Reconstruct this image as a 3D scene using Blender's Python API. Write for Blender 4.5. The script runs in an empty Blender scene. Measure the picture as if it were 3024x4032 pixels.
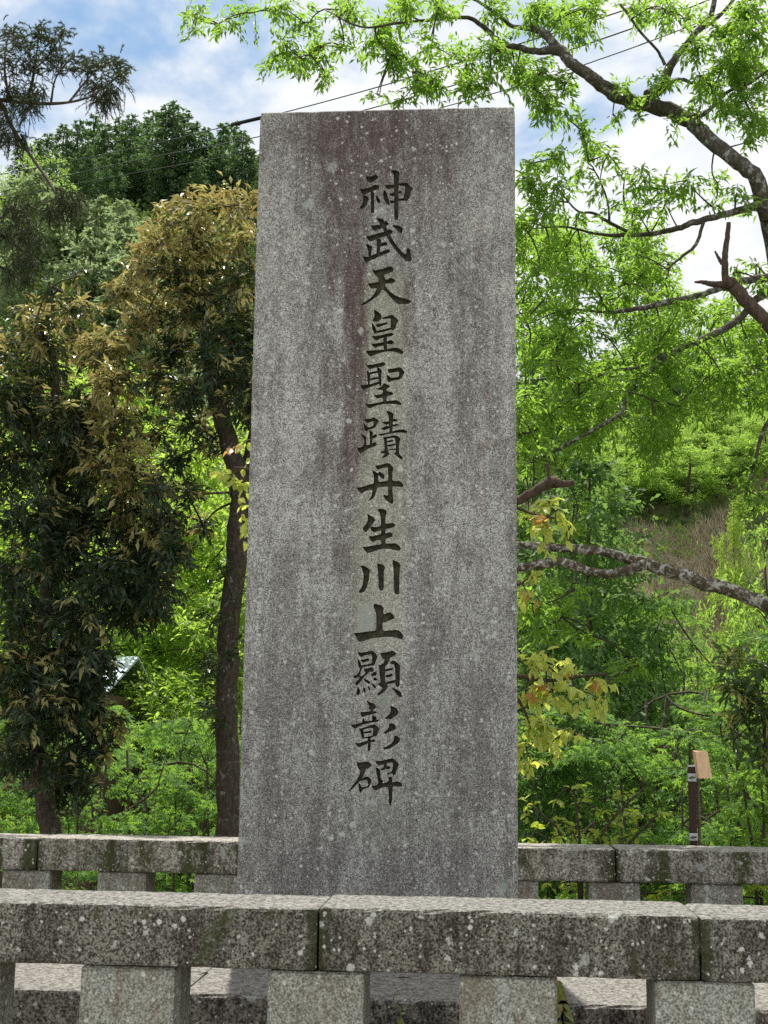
import bpy, math, random
import numpy as np
from mathutils import Vector, Matrix, Euler
from mathutils.geometry import delaunay_2d_cdt

R = math.radians
SC = bpy.context.scene
COL = SC.collection
rng = np.random.default_rng(11)
random.seed(5)

# ------------------------------------------------------------------ camera
F_PX, TILT, ROLL, YAW = 5267.5, 0.1693, 0.0128, 0.0801   # focal length in pixels of the 3024x4032 frame
EYE = np.array([0.0, 0.0, 1.6])
K = 3024 / 1659.0
_c, _s = math.cos(YAW), math.sin(YAW)


def to_scene(v):
    return np.array([_c * v[0] - _s * v[1], _s * v[0] + _c * v[1], v[2]])


CR, CU, CF = (to_scene(v) for v in ((1, 0, 0), (0, -math.sin(TILT), math.cos(TILT)), (0, math.cos(TILT), math.sin(TILT))))
RR = math.cos(ROLL) * CR + math.sin(ROLL) * CU
RU = math.cos(ROLL) * CU - math.sin(ROLL) * CR


def ray(u, v):
    """direction through a pixel of the 1659x2212 frame"""
    a, b = (u * K - 1512) / F_PX, -(v * K - 2016) / F_PX
    return RR * a + RU * b + CF


def pix(u, v, Y):
    d = ray(u, v)
    return EYE + d * (Y / d[1])


def px2m(r, Y):
    return r * K / F_PX * Y


def project(P):
    P = np.atleast_2d(P) - EYE
    d = P @ CF
    return np.stack([(1512 + F_PX * (P @ RR) / d) / K, (2016 - F_PX * (P @ RU) / d) / K, d], 1)


cam = bpy.data.cameras.new('camera')
cam.sensor_fit = 'VERTICAL'
cam.sensor_height = 24
cam.lens = F_PX / 4032 * 24
cam.clip_end = 3000
cam.clip_start = 0.05
camo = bpy.data.objects.new('camera', cam)
COL.objects.link(camo)
M = Matrix(((RR[0], RU[0], -CF[0], EYE[0]), (RR[1], RU[1], -CF[1], EYE[1]), (RR[2], RU[2], -CF[2], EYE[2]), (0, 0, 0, 1)))
camo.matrix_world = M
SC.camera = camo

# ------------------------------------------------------------------ light
SUN_EL, SUN_AZ = R(66), R(-9)          # azimuth from +Y towards +X: behind the slab, a little left
sdir = Vector((math.sin(SUN_AZ) * math.cos(SUN_EL), math.cos(SUN_AZ) * math.cos(SUN_EL), math.sin(SUN_EL)))
sun = bpy.data.lights.new('sun', 'SUN')
sun.energy = 5.0
sun.angle = R(0.55)
sun.color = (1.0, 0.95, 0.86)
suno = bpy.data.objects.new('sun', sun)
COL.objects.link(suno)
suno.location = (-3, 20, 60)
suno.rotation_euler = sdir.to_track_quat('Z', 'Y').to_euler()

W = bpy.data.worlds.new('World')
SC.world = W
W.use_nodes = True


class NT:
    """small node-tree writer"""

    def __init__(self, tree):
        self.t = tree
        tree.nodes.clear()

    def n(self, typ, ins=None, **props):
        nd = self.t.nodes.new(typ)
        for k, v in props.items():
            setattr(nd, k, v)
        for k, v in (ins or {}).items():
            s = nd.inputs[k]
            if isinstance(v, bpy.types.NodeSocket):
                self.t.links.new(v, s)
            else:
                s.default_value = v
        return nd

    def m(self, op, a, b=None, c=None, clamp=False):
        ins = {0: a}
        if b is not None:
            ins[1] = b
        if c is not None:
            ins[2] = c
        return self.n('ShaderNodeMath', ins, operation=op, use_clamp=clamp).outputs[0]

    def mix(self, fac, a, b, blend='MIX'):
        nd = self.n('ShaderNodeMix', {0: fac}, data_type='RGBA', blend_type=blend)
        for i, v in ((6, a), (7, b)):
            if isinstance(v, bpy.types.NodeSocket):
                self.t.links.new(v, nd.inputs[i])
            else:
                nd.inputs[i].default_value = (*v, 1)
        return nd.outputs[2]

    def noise(self, vec, scale, detail=3, rough=0.55, dist=0.0):
        return self.n('ShaderNodeTexNoise', {'Vector': vec, 'Scale': scale, 'Detail': detail, 'Roughness': rough, 'Distortion': dist}).outputs['Fac']

    def step(self, v, lo, hi, clamp=True):
        return self.n('ShaderNodeMapRange', {0: v, 1: lo, 2: hi, 3: 0.0, 4: 1.0}, clamp=clamp, interpolation_type='SMOOTHSTEP').outputs[0]

    def vscale(self, vec, s):
        return self.n('ShaderNodeMapping', {'Vector': vec, 'Scale': s}).outputs[0]


w = NT(W.node_tree)
sky = w.n('ShaderNodeTexSky', sky_type='NISHITA', sun_disc=False, sun_elevation=SUN_EL, sun_rotation=SUN_AZ,
          altitude=250, air_density=1.0, dust_density=0.6, ozone_density=1.6)
tc = w.n('ShaderNodeTexCoord').outputs['Generated']
sp = w.n('ShaderNodeSeparateXYZ', {0: tc})
zz = w.m('ADD', w.m('MAXIMUM', sp.outputs[2], 0.0), 0.22)
cv = w.n('ShaderNodeCombineXYZ', {0: w.m('DIVIDE', sp.outputs[0], zz), 1: w.m('DIVIDE', sp.outputs[1], zz), 2: 3.7}).outputs[0]
n1 = w.noise(cv, 2.1, 7, 0.56, 0.35)
n2 = w.noise(w.vscale(cv, (1, 1, 2)), 5.2, 5, 0.6, 0.2)
mask = w.step(w.m('ADD', n1, w.m('MULTIPLY', w.m('SUBTRACT', n2, 0.5), 0.30)), 0.27, 0.43)
shade = w.step(n2, 0.25, 0.75)
cloud = w.mix(shade, (6.1, 6.5, 7.0), (8.2, 8.2, 8.1))
skyc = w.mix(0.55, sky.outputs[0], (2.5, 4.3, 6.5))
col = w.mix(mask, skyc, cloud)
bg = w.n('ShaderNodeBackground', {'Color': col, 'Strength': 0.1})
w.t.links.new(bg.outputs[0], w.n('ShaderNodeOutputWorld').inputs[0])

SC.view_settings.view_transform = 'Standard'
SC.view_settings.look = 'None'
SC.view_settings.exposure = 0.45
SC.view_settings.gamma = 1.0
SC.view_settings.use_curve_mapping = False
SC.render.engine = 'CYCLES'
cy = SC.cycles
cy.max_bounces = 6
cy.diffuse_bounces = 3
cy.glossy_bounces = 2
cy.transmission_bounces = 4
cy.transparent_max_bounces = 4
cy.sample_clamp_indirect = 6
cy.use_denoising = False
try:
    cy.denoiser = 'OPENIMAGEDENOISE'
    cy.denoising_input_passes = 'RGB_ALBEDO_NORMAL'
except Exception:
    pass

# ------------------------------------------------------------------ object helpers


def tag(o, label=None, cat=None, group=None, kind=None):
    for k, v in (('label', label), ('category', cat), ('group', group), ('kind', kind)):
        if v:
            o[k] = v
    return o


def thing(name, loc, label, cat, group=None):
    o = bpy.data.objects.new(name, None)
    o.empty_display_size = 0.2
    COL.objects.link(o)
    o.location = [float(q) for q in loc]
    return tag(o, label, cat, group)


def mesh_np(name, V, faces_flat, loops, mat, attrs=None, smooth=False):
    """V (n,3); faces_flat flat index array; loops = verts per face (int or array)"""
    V = np.asarray(V, np.float32)
    faces_flat = np.asarray(faces_flat, np.int32).ravel()
    if np.isscalar(loops):
        tot = np.full(len(faces_flat) // loops, loops, np.int32)
    else:
        tot = np.asarray(loops, np.int32)
    start = np.zeros(len(tot), np.int32)
    start[1:] = np.cumsum(tot)[:-1]
    me = bpy.data.meshes.new(name)
    me.vertices.add(len(V))
    me.vertices.foreach_set('co', V.ravel())
    me.loops.add(len(faces_flat))
    me.loops.foreach_set('vertex_index', faces_flat)
    me.polygons.add(len(tot))
    me.polygons.foreach_set('loop_start', start)
    me.polygons.foreach_set('loop_total', tot)
    me.polygons.foreach_set('use_smooth', np.full(len(tot), smooth, bool))
    for an, av in (attrs or {}).items():
        a = me.attributes.new(an, 'FLOAT', 'POINT')
        a.data.foreach_set('value', np.asarray(av, np.float32))
    if mat:
        me.materials.append(mat)
    me.update()
    me.validate()
    return me


def obj(name, me, parent=None, loc=(0, 0, 0)):
    o = bpy.data.objects.new(name, me)
    COL.objects.link(o)
    o.location = [float(q) for q in loc]
    if parent:
        o.parent = parent
    return o


class MB:
    """polygon soup collector (python lists), for hard-surface parts"""

    def __init__(self):
        self.v, self.f = [], []

    def box(self, lo, hi, bev=0.0):
        lo, hi = np.array(lo, float), np.array(hi, float)
        b = len(self.v)
        if bev <= 0:
            for z in (lo[2], hi[2]):
                for x, y in ((lo[0], lo[1]), (hi[0], lo[1]), (hi[0], hi[1]), (lo[0], hi[1])):
                    self.v.append((x, y, z))
            for q in ((3, 2, 1, 0), (4, 5, 6, 7), (0, 1, 5, 4), (1, 2, 6, 5), (2, 3, 7, 6), (3, 0, 4, 7)):
                self.f.append([b + i for i in q])
            return self
        idx = {}
        for ax in range(3):
            for sx in (0, 1):
                for sy in (0, 1):
                    for sz in (0, 1):
                        s = (sx, sy, sz)
                        p = [hi[i] if s[i] else lo[i] for i in range(3)]
                        for i in range(3):
                            if i != ax:
                                p[i] += -bev if s[i] else bev
                        idx[(ax, s)] = len(self.v)
                        self.v.append(tuple(p))
        for ax in range(3):
            for sd in (0, 1):
                o2 = [i for i in range(3) if i != ax]
                q = []
                for a_, b_ in ((0, 0), (1, 0), (1, 1), (0, 1)):
                    s = [0, 0, 0]
                    s[ax] = sd
                    s[o2[0]] = a_
                    s[o2[1]] = b_
                    q.append(idx[(ax, tuple(s))])
                self.f.append(q)
        for a1 in range(3):
            for a2 in range(a1 + 1, 3):
                a3 = 3 - a1 - a2
                for s1 in (0, 1):
                    for s2 in (0, 1):
                        q = []
                        for s3, ax in ((0, a1), (1, a1), (1, a2), (0, a2)):
                            s = [0, 0, 0]
                            s[a1], s[a2], s[a3] = s1, s2, s3
                            q.append(idx[(ax, tuple(s))])
                        self.f.append(q)
        for sx in (0, 1):
            for sy in (0, 1):
                for sz in (0, 1):
                    self.f.append([idx[(a, (sx, sy, sz))] for a in range(3)])
        return self

    def tube(self, pts, rad, n=8, cap=True, jit=0.0):
        pts = np.asarray(pts, float)
        rad = np.broadcast_to(np.asarray(rad, float), (len(pts),))
        T = np.gradient(pts, axis=0)
        T /= np.linalg.norm(T, axis=1)[:, None] + 1e-9
        ref = np.array([0, 0, 1.0]) if abs(T[0][2]) < 0.9 else np.array([1.0, 0, 0])
        a = np.cross(T[0], ref)
        a /= np.linalg.norm(a)
        b0 = len(self.v)
        for i in range(len(pts)):
            a = a - T[i] * (a @ T[i])
            a /= np.linalg.norm(a) + 1e-9
            bb = np.cross(T[i], a)
            for k in range(n):
                an = 2 * math.pi * k / n
                r = rad[i] * (1 + (random.uniform(-jit, jit) if jit else 0))
                self.v.append(tuple(pts[i] + (a * math.cos(an) + bb * math.sin(an)) * r))
        for i in range(len(pts) - 1):
            for k in range(n):
                k2 = (k + 1) % n
                self.f.append([b0 + i * n + k, b0 + i * n + k2, b0 + (i + 1) * n + k2, b0 + (i + 1) * n + k])
        if cap:
            self.f.append([b0 + k for k in range(n)][::-1])
            self.f.append([b0 + (len(pts) - 1) * n + k for k in range(n)])
        return self

    def mesh(self, name, mat, smooth=False, base=(0, 0, 0)):
        V = np.array(self.v, float).reshape(-1, 3) - np.asarray(base, float)
        me = mesh_np(name, V, np.concatenate([np.array(f) for f in self.f]), [len(f) for f in self.f], mat, smooth=smooth)
        if not smooth:
            import bmesh
            bm = bmesh.new()
            bm.from_mesh(me)
            bmesh.ops.recalc_face_normals(bm, faces=bm.faces)
            bm.to_mesh(me)
            bm.free()
        return me

    def build(self, name, mat, parent=None, smooth=False, base=None):
        base = np.zeros(3) if base is None else np.asarray(base, float)
        return obj(name, self.mesh(name, mat, smooth, base), parent)


def catmull(P, sub=5):
    P = np.asarray(P, float)
    Q = np.vstack([2 * P[0] - P[1], P, 2 * P[-1] - P[-2]])
    out = []
    for i in range(1, len(Q) - 2):
        for t in np.linspace(0, 1, sub, endpoint=False):
            t2, t3 = t * t, t * t * t
            out.append(0.5 * (2 * Q[i] + (Q[i + 1] - Q[i - 1]) * t + (2 * Q[i - 1] - 5 * Q[i] + 4 * Q[i + 1] - Q[i + 2]) * t2 + (3 * Q[i] - Q[i - 1] - 3 * Q[i + 1] + Q[i + 2]) * t3))
    out.append(P[-1])
    return np.array(out)


def mat_new(name):
    m = bpy.data.materials.new(name)
    m.use_nodes = True
    return m, NT(m.node_tree)


def finish(nt, shader, disp=None):
    o = nt.n('ShaderNodeOutputMaterial')
    nt.t.links.new(shader, o.inputs[0])


# ------------------------------------------------------------------ stone
SLAB_Y = 6.60


def stone(name, light, dark, mid=0.5, speck=95.0, contrast=1.0, stain=(0.10, 0.085, 0.07), stain_amt=0.6, lichen=0.5, moss=0.0,
          extra=None, top_wash=0.0, blotch=9.0, wash=((0.11, 0.095, 0.08), (0.43, 0.41, 0.37))):
    m, nt = mat_new(name)
    P = nt.n('ShaderNodeNewGeometry').outputs['Position']
    sp1 = nt.noise(P, speck, 2, 0.6)
    sp2 = nt.noise(nt.vscale(P, (1.3, 1.3, 1.1)), speck * 0.42, 4, 0.7, 0.3)
    sp3 = nt.noise(P, speck * 0.16, 5, 0.7, 0.4)
    f = nt.m('ADD', nt.m('MULTIPLY', sp1, 0.52), nt.m('ADD', nt.m('MULTIPLY', sp2, 0.36), nt.m('MULTIPLY', sp3, 0.12)))
    f = nt.step(f, 0.5 - 0.115 / contrast, 0.5 + 0.115 / contrast)
    col = nt.mix(f, dark, light)
    # broad weathering, drawn out downwards where water runs
    s1 = nt.noise(nt.vscale(P, (7.5, 7.5, 1.3)), 1.0, 7, 0.72, 0.3)
    s2 = nt.noise(nt.vscale(P, (1.0, 1.0, 0.8)), blotch, 7, 0.74, 0.6)
    s3 = nt.noise(nt.vscale(P, (30, 30, 2.2)), 1.0, 4, 0.6, 0.2)
    st = nt.step(nt.m('ADD', nt.m('ADD', nt.m('MULTIPLY', s1, 0.42), nt.m('MULTIPLY', s2, 0.40)), nt.m('MULTIPLY', s3, 0.18)), 0.44, 0.58)
    # the film leaves pale grains uncovered
    st = nt.m('MULTIPLY', st, nt.m('SUBTRACT', 1.0, nt.m('MULTIPLY', f, 0.35)))
    col = nt.mix(nt.m('MULTIPLY', st, stain_amt), col, stain)
    if extra:
        col = extra(nt, P, col, f)
    if moss > 0:
        mo = nt.step(nt.m('ADD', nt.noise(nt.vscale(P, (5, 5, 2.2)), 1.0, 5, 0.7, 0.5), nt.m('MULTIPLY', nt.noise(P, 40, 3), 0.2)), 0.66 - 0.05 * moss, 0.80 - 0.05 * moss)
        mc = nt.mix(nt.noise(P, 70, 2), (0.022, 0.030, 0.008), (0.075, 0.085, 0.020))
        col = nt.mix(nt.m('MULTIPLY', mo, 0.9), col, mc)
    if lichen > 0:
        for sc, th, lc, amt in ((8.0, 0.30, (0.46, 0.49, 0.45), 0.7), (19.0, 0.36, (0.60, 0.62, 0.58), 0.85), (38.0, 0.40, (0.68, 0.68, 0.65), 0.9), (60.0, 0.42, (0.66, 0.66, 0.63), 0.8), (5.0, 0.30, (0.27, 0.33, 0.26), 0.55)):
            Pd = nt.n('ShaderNodeVectorMath', {0: P, 1: nt.n('ShaderNodeVectorMath', {0: nt.n('ShaderNodeTexNoise', {'Vector': P, 'Scale': sc * 2.1, 'Detail': 5.0, 'Roughness': 0.75}).outputs['Color'], 'Scale': 1.05 / sc}, operation='SCALE').outputs[0]}, operation='ADD').outputs[0]
            vo = nt.n('ShaderNodeTexVoronoi', {'Vector': Pd, 'Scale': sc, 'Randomness': 1.0})
            cell = nt.n('ShaderNodeSeparateColor', {0: vo.outputs['Color']})
            size = nt.m('MULTIPLY', nt.m('SUBTRACT', cell.outputs[0], 1 - 0.42 * lichen, None), th / (0.42 * lichen))
            size = nt.m('MAXIMUM', size, 0.0)
            edge = nt.m('SUBTRACT', size, vo.outputs['Distance'])
            k = nt.step(edge, -0.01, 0.11)
            k = nt.m('MULTIPLY', k, nt.m('ADD', 0.25, nt.m('MULTIPLY', sp2, 1.15)), None, True)
            col = nt.mix(nt.m('MULTIPLY', k, amt), col, lc)
    if top_wash > 0:
        # upward faces blend to the separate mottled wash colours
        nz = nt.n('ShaderNodeSeparateXYZ', {0: nt.n('ShaderNodeNewGeometry').outputs['True Normal']}).outputs[2]
        up = nt.step(nz, 0.6, 0.9)
        wash = nt.mix(nt.step(nt.m('ADD', nt.m('MULTIPLY', nt.noise(nt.vscale(P, (1.6, 1, 1)), 34, 5, 0.75, 0.3), 0.7), nt.m('MULTIPLY', sp1, 0.3)), 0.40, 0.60), *wash)
        col = nt.mix(nt.m('MULTIPLY', up, top_wash), col, wash)
    h = nt.m('ADD', nt.m('MULTIPLY', f, 0.5), nt.m('MULTIPLY', sp2, 0.8))
    bmp = nt.n('ShaderNodeBump', {'Height': h, 'Strength': 0.55, 'Distance': 0.004}).outputs[0]
    b = nt.n('ShaderNodeBsdfPrincipled', {'Base Color': col, 'Roughness': 0.88, 'Normal': bmp})
    b.inputs['Specular IOR Level'].default_value = 0.25
    finish(nt, b.outputs[0])
    return m


def slab_extra(nt, P, col, f):
    xyz = nt.n('ShaderNodeSeparateXYZ', {0: P})
    x, z = xyz.outputs[0], xyz.outputs[2]

    def zone(x0, y0, x1, y1, soft, wob=0.075):
        """soft patch given by two photo corners, on the face plane"""
        a, b = pix(x0, y0, SLAB_Y), pix(x1, y1, SLAB_Y)
        wv = nt.m('MULTIPLY', nt.m('SUBTRACT', nt.noise(nt.vscale(P, (14, 14, 3.2)), 1.0, 6, 0.72, 0.5), 0.5), wob * 2)
        xx = nt.m('ADD', x, wv)
        k1 = nt.m('MULTIPLY', nt.step(xx, a[0] - soft, a[0] + soft), nt.m('SUBTRACT', 1.0, nt.step(xx, b[0] - soft, b[0] + soft)))
        zs = soft * 5
        k2 = nt.m('MULTIPLY', nt.step(z, b[2] - zs, b[2] + zs), nt.m('SUBTRACT', 1.0, nt.step(z, a[2] - zs * .6, a[2] + zs * .6)))
        return nt.m('MULTIPLY', k1, k2)

    grain = nt.m('SUBTRACT', 1.0, nt.m('MULTIPLY', f, 0.5))
    # cleaner, slightly yellow-green stone round the cut letters
    z1 = zone(772, 590, 872, 1420, 0.022, 0.02)
    col = nt.mix(nt.m('MULTIPLY', z1, 0.55), col, nt.mix(f, (0.20, 0.195, 0.14), (0.50, 0.49, 0.40)))
    z1 = zone(768, 1380, 866, 1790, 0.04, 0.03)
    col = nt.mix(nt.m('MULTIPLY', z1, 0.40), col, nt.mix(f, (0.16, 0.155, 0.12), (0.50, 0.50, 0.43)))
    z1 = zone(773, 1305, 806, 1385, 0.008, 0.006)
    col = nt.mix(nt.m('MULTIPLY', z1, 0.6), col, (0.36, 0.40, 0.37))
    # purple-brown algae runs
    for (x0, y0, x1, y1, soft, amt) in ((742, 540, 790, 1010, 0.020, 0.9), (748, 600, 784, 940, 0.016, 0.7), (705, 380, 790, 650, 0.045, 0.95), (600, 205, 1010, 300, 0.07, 0.85), (560, 205, 1120, 265, 0.08, 0.6), (690, 230, 880, 400, 0.055, 0.9), (715, 260, 860, 440, 0.06, 0.9),
                                        (694, 750, 750, 870, 0.025, 0.85), (690, 940, 770, 1050, 0.03, 0.9), (872, 600, 892, 760, 0.012, 0.7), (860, 260, 1000, 560, 0.07, 0.7),
                                        (900, 560, 960, 1200, 0.06, 0.3), (520, 1450, 740, 1960, 0.12, 0.5), (900, 1250, 1115, 1960, 0.12, 0.45), (505, 1800, 1130, 2000, 0.12, 0.55), (640, 230, 720, 520, 0.05, 0.5), (880, 240, 960, 420, 0.05, 0.55), (1000, 240, 1115, 420, 0.10, 0.4), (560, 240, 640, 420, 0.06, 0.25), (720, 1010, 775, 1250, 0.04, 0.5), (985, 560, 1060, 1000, 0.06, 0.35)):
        k = zone(x0, y0, x1, y1, soft)
        br = nt.step(nt.noise(nt.vscale(P, (20, 20, 5)), 1.0, 5, 0.7, 0.3), 0.30, 0.62)
        k = nt.m('MULTIPLY', nt.m('MULTIPLY', k, nt.m('ADD', 0.45, nt.m('MULTIPLY', br, 0.55))), grain)
        col = nt.mix(nt.m('MULTIPLY', k, amt), col, (0.080, 0.046, 0.047) if soft < .075 else (0.074, 0.058, 0.055))
    # rusty lichen spots
    for (x0, y0, x1, y1) in ((1028, 480, 1042, 570), (1044, 845, 1058, 866), (1040, 930, 1052, 1100)):
        k = zone(x0, y0, x1, y1, 0.012, 0.03)
        k = nt.m('MULTIPLY', k, nt.step(nt.noise(P, 55, 3), 0.5, 0.6))
        col = nt.mix(nt.m('MULTIPLY', k, 0.6), col, (0.25, 0.11, 0.055))
    return col


def rail_extra(joints_px, Y):
    def ex(nt, P, col, f):
        xyz = nt.n('ShaderNodeSeparateXYZ', {0: P})
        wv = nt.m('MULTIPLY', nt.m('SUBTRACT', nt.noise(nt.vscale(P, (1, 1, .6)), 24, 5, .7, .3), .5), .12)
        for u, v in joints_px:
            d = nt.m('ABSOLUTE', nt.m('SUBTRACT', nt.m('ADD', xyz.outputs[0], wv), float(pix(u, v, Y)[0])))
            k = nt.m('SUBTRACT', 1.0, nt.step(d, .008, .05))
            col = nt.mix(nt.m('MULTIPLY', k, .85), col, nt.mix(nt.noise(P, 80, 3), (.012, .012, .006), (.05, .055, .016)))
        return col
    return ex


M_SLAB = stone('slab_granite', (0.71, 0.71, 0.675), (0.098, 0.093, 0.086), speck=185, contrast=1.15, stain=(0.080, 0.070, 0.063), stain_amt=0.66, lichen=0.55, extra=slab_extra, blotch=5.0)
M_RAIL = stone('fence_granite', (0.30, 0.285, 0.245), (0.026, 0.022, 0.016), wash=((0.055, 0.052, 0.046), (0.27, 0.265, 0.245)), speck=150, contrast=1.1, stain=(0.026, 0.020, 0.013), stain_amt=0.92, lichen=0.58, moss=0.15, top_wash=0.97, blotch=7, extra=rail_extra([(686, 1985), (1518, 2020)], 4.5303))
M_RAILF = stone('mossy_granite', (0.52, 0.49, 0.43), (0.085, 0.072, 0.055), speck=90, contrast=0.95, stain=(0.040, 0.033, 0.018), stain_amt=0.9, lichen=0.7, moss=1.5, top_wash=1.0, blotch=6, extra=rail_extra([(78, 1830), (524, 1840), (1328, 1860), (240, 1860), (440, 1850), (60, 1840)], 8.6746))
M_POST = stone('post_granite', (0.47, 0.485, 0.435), (0.12, 0.12, 0.095), speck=130, contrast=0.95, stain=(0.15, 0.105, 0.07), stain_amt=0.72, lichen=0.45, blotch=4)
M_PLINTH = stone('plinth_granite', wash=((0.070, 0.062, 0.054), (0.27, 0.26, 0.24)), light=(0.36, 0.33, 0.29), dark=(0.030, 0.026, 0.022), speck=110, contrast=0.95, stain=(0.018, 0.014, 0.011), stain_amt=0.95, lichen=0.4, top_wash=0.9)


def plain(name, c, rough=0.7, var=0.15, scale=30.0, bump=0.2, stretch=(1, 1, 1), spec=0.3, metal=0.0, c2=None):
    m, nt = mat_new(name)
    P = nt.n('ShaderNodeTexCoord').outputs['Object']
    nz = nt.noise(nt.vscale(P, stretch), scale, 5, 0.65, 0.3)
    c2 = c2 or tuple(q * (1 - var * 2) for q in c)
    colr = nt.mix(nt.step(nz, 0.32, 0.68), c2, c)
    bmp = nt.n('ShaderNodeBump', {'Height': nz, 'Strength': bump, 'Distance': 0.01}).outputs[0]
    b = nt.n('ShaderNodeBsdfPrincipled', {'Base Color': colr, 'Roughness': rough, 'Metallic': metal, 'Normal': bmp})
    b.inputs['Specular IOR Level'].default_value = spec
    finish(nt, b.outputs[0])
    return m


def bark(name, c1, c2, lich=(0.45, 0.45, 0.40), lamt=0.5, moss=0.0, lscale=11.0):
    m, nt = mat_new(name)
    P = nt.n('ShaderNodeNewGeometry').outputs['Position']
    a = nt.noise(nt.vscale(P, (3, 3, 1)), 16, 6, 0.7, 0.4)
    col = nt.mix(nt.step(a, 0.35, 0.65), c1, c2)
    if moss:
        col = nt.mix(nt.m('MULTIPLY', nt.step(nt.noise(P, 9, 4, 0.6), 0.42, 0.62), moss), col, (0.05, 0.055, 0.018))
    if lamt:
        l1 = nt.step(nt.m('ADD', nt.m('MULTIPLY', nt.noise(P, lscale, 5, 0.7, 0.6), 0.6), nt.m('MULTIPLY', nt.noise(P, lscale * 3.1, 4, 0.7, 0.3), 0.4)), 0.60 - 0.12 * lamt, 0.70 - 0.12 * lamt)
        col = nt.mix(nt.m('MULTIPLY', l1, 0.8), col, lich)
    bmp = nt.n('ShaderNodeBump', {'Height': a, 'Strength': 0.8, 'Distance': 0.015}).outputs[0]
    b = nt.n('ShaderNodeBsdfPrincipled', {'Base Color': col, 'Roughness': 0.9, 'Normal': bmp})
    b.inputs['Specular IOR Level'].default_value = 0.15
    finish(nt, b.outputs[0])
    return m


def leafmat(name, c0, c1, flush=None, trans=0.45, tcol=None, rough=0.42, spec=0.4):
    """c0..c1: colour range over single leaves; flush: young-leaf colour; tcol: colour of light passed through"""
    m, nt = mat_new(name)
    rn = nt.n('ShaderNodeAttribute', attribute_name='rnd').outputs['Fac']
    ob = nt.n('ShaderNodeObjectInfo').outputs['Random']
    r = nt.m('FRACT', nt.m('ADD', rn, ob))
    col = nt.mix(r, c0, c1)
    tc_ = tcol or tuple(min(1, q * 2.0) for q in c1)
    tcl = nt.mix(r, tuple(q * 0.8 for q in tc_), tc_)
    if flush:
        fl = nt.n('ShaderNodeAttribute', attribute_name='flush').outputs['Fac']
        fc = nt.mix(r, flush[0], flush[1])
        col = nt.mix(fl, col, fc)
        tcl = nt.mix(fl, tcl, nt.mix(r, flush[2], flush[3]))
    b = nt.n('ShaderNodeBsdfPrincipled', {'Base Color': col, 'Roughness': rough})
    b.inputs['Specular IOR Level'].default_value = spec
    t = nt.n('ShaderNodeBsdfTranslucent', {'Color': tcl})
    mx = nt.n('ShaderNodeMixShader', {0: trans, 1: b.outputs[0], 2: t.outputs[0]})
    finish(nt, mx.outputs[0])
    return m


M_EVER = leafmat('evergreen_leaf', (0.022, 0.042, 0.026), (0.050, 0.082, 0.040), ((0.27, 0.20, 0.07), (0.50, 0.48, 0.20), (0.50, 0.34, 0.10), (0.80, 0.76, 0.26)), trans=0.25, tcol=(0.10, 0.16, 0.02), rough=0.36, spec=0.45)
M_EVER2 = leafmat('glossy_green_leaf', (0.040, 0.075, 0.032), (0.085, 0.135, 0.05), ((0.26, 0.24, 0.07), (0.42, 0.42, 0.15), (0.6, 0.55, 0.10), (0.8, 0.78, 0.22)), trans=0.3, tcol=(0.20, 0.34, 0.04), rough=0.36, spec=0.45)
M_ZELK = leafmat('fresh_green_leaf', (0.070, 0.150, 0.022), (0.125, 0.220, 0.034), None, trans=0.52, tcol=(0.42, 0.70, 0.08), rough=0.45)
M_YELL = leafmat('yellow_green_leaf', (0.34, 0.44, 0.10), (0.50, 0.55, 0.15), ((0.30, 0.16, 0.05), (0.34, 0.20, 0.06), (0.8, 0.42, 0.10), (0.9, 0.55, 0.14)), trans=0.5, tcol=(0.80, 0.86, 0.14), rough=0.4)
M_SHRUB = leafmat('lime_leaf', (0.16, 0.24, 0.04), (0.26, 0.31, 0.055), ((0.22, 0.14, 0.04), (0.26, 0.16, 0.04), (0.5, 0.3, 0.06), (0.6, 0.4, 0.06)), trans=0.5, tcol=(0.55, 0.68, 0.06))
M_MAPLE = leafmat('maple_leaf', (0.050, 0.130, 0.030), (0.115, 0.220, 0.050), None, trans=0.42, tcol=(0.36, 0.62, 0.08), rough=0.6, spec=0.08)
M_BROAD = leafmat('broad_leaf', (0.090, 0.185, 0.040), (0.170, 0.270, 0.060), None, trans=0.5, tcol=(0.52, 0.80, 0.12), rough=0.5)
M_BRIGHT = leafmat('sunny_leaf', (0.090, 0.18, 0.03), (0.19, 0.27, 0.05), None, trans=0.52, tcol=(0.56, 0.82, 0.10), rough=0.5)
M_CEDAR = leafmat('cedar_needle', (0.022, 0.045, 0.020), (0.050, 0.075, 0.028), None, trans=0.25, tcol=(0.12, 0.17, 0.04), rough=0.6)
M_CYP = leafmat('cypress_spray', (0.062, 0.122, 0.060), (0.115, 0.185, 0.085), None, trans=0.3, tcol=(0.20, 0.35, 0.09), rough=0.6, spec=0.2)
M_PALEC = leafmat('pale_conifer_spray', (0.16, 0.22, 0.11), (0.26, 0.32, 0.16), None, trans=0.38, tcol=(0.42, 0.56, 0.24), rough=0.6, spec=0.2)
M_MIDC = leafmat('young_cypress_spray', (0.055, 0.115, 0.040), (0.105, 0.185, 0.060), None, trans=0.38, tcol=(0.28, 0.48, 0.10), rough=0.6, spec=0.2)
M_GRASS = leafmat('dry_grass_blade', (0.42, 0.36, 0.25), (0.60, 0.54, 0.40), None, trans=0.3, tcol=(0.5, 0.4, 0.2), rough=0.8, spec=0.1)
M_UNDER = leafmat('undergrowth_leaf', (0.030, 0.060, 0.018), (0.080, 0.120, 0.035), None, trans=0.3, tcol=(0.22, 0.34, 0.05), rough=0.6, spec=0.2)
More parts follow.
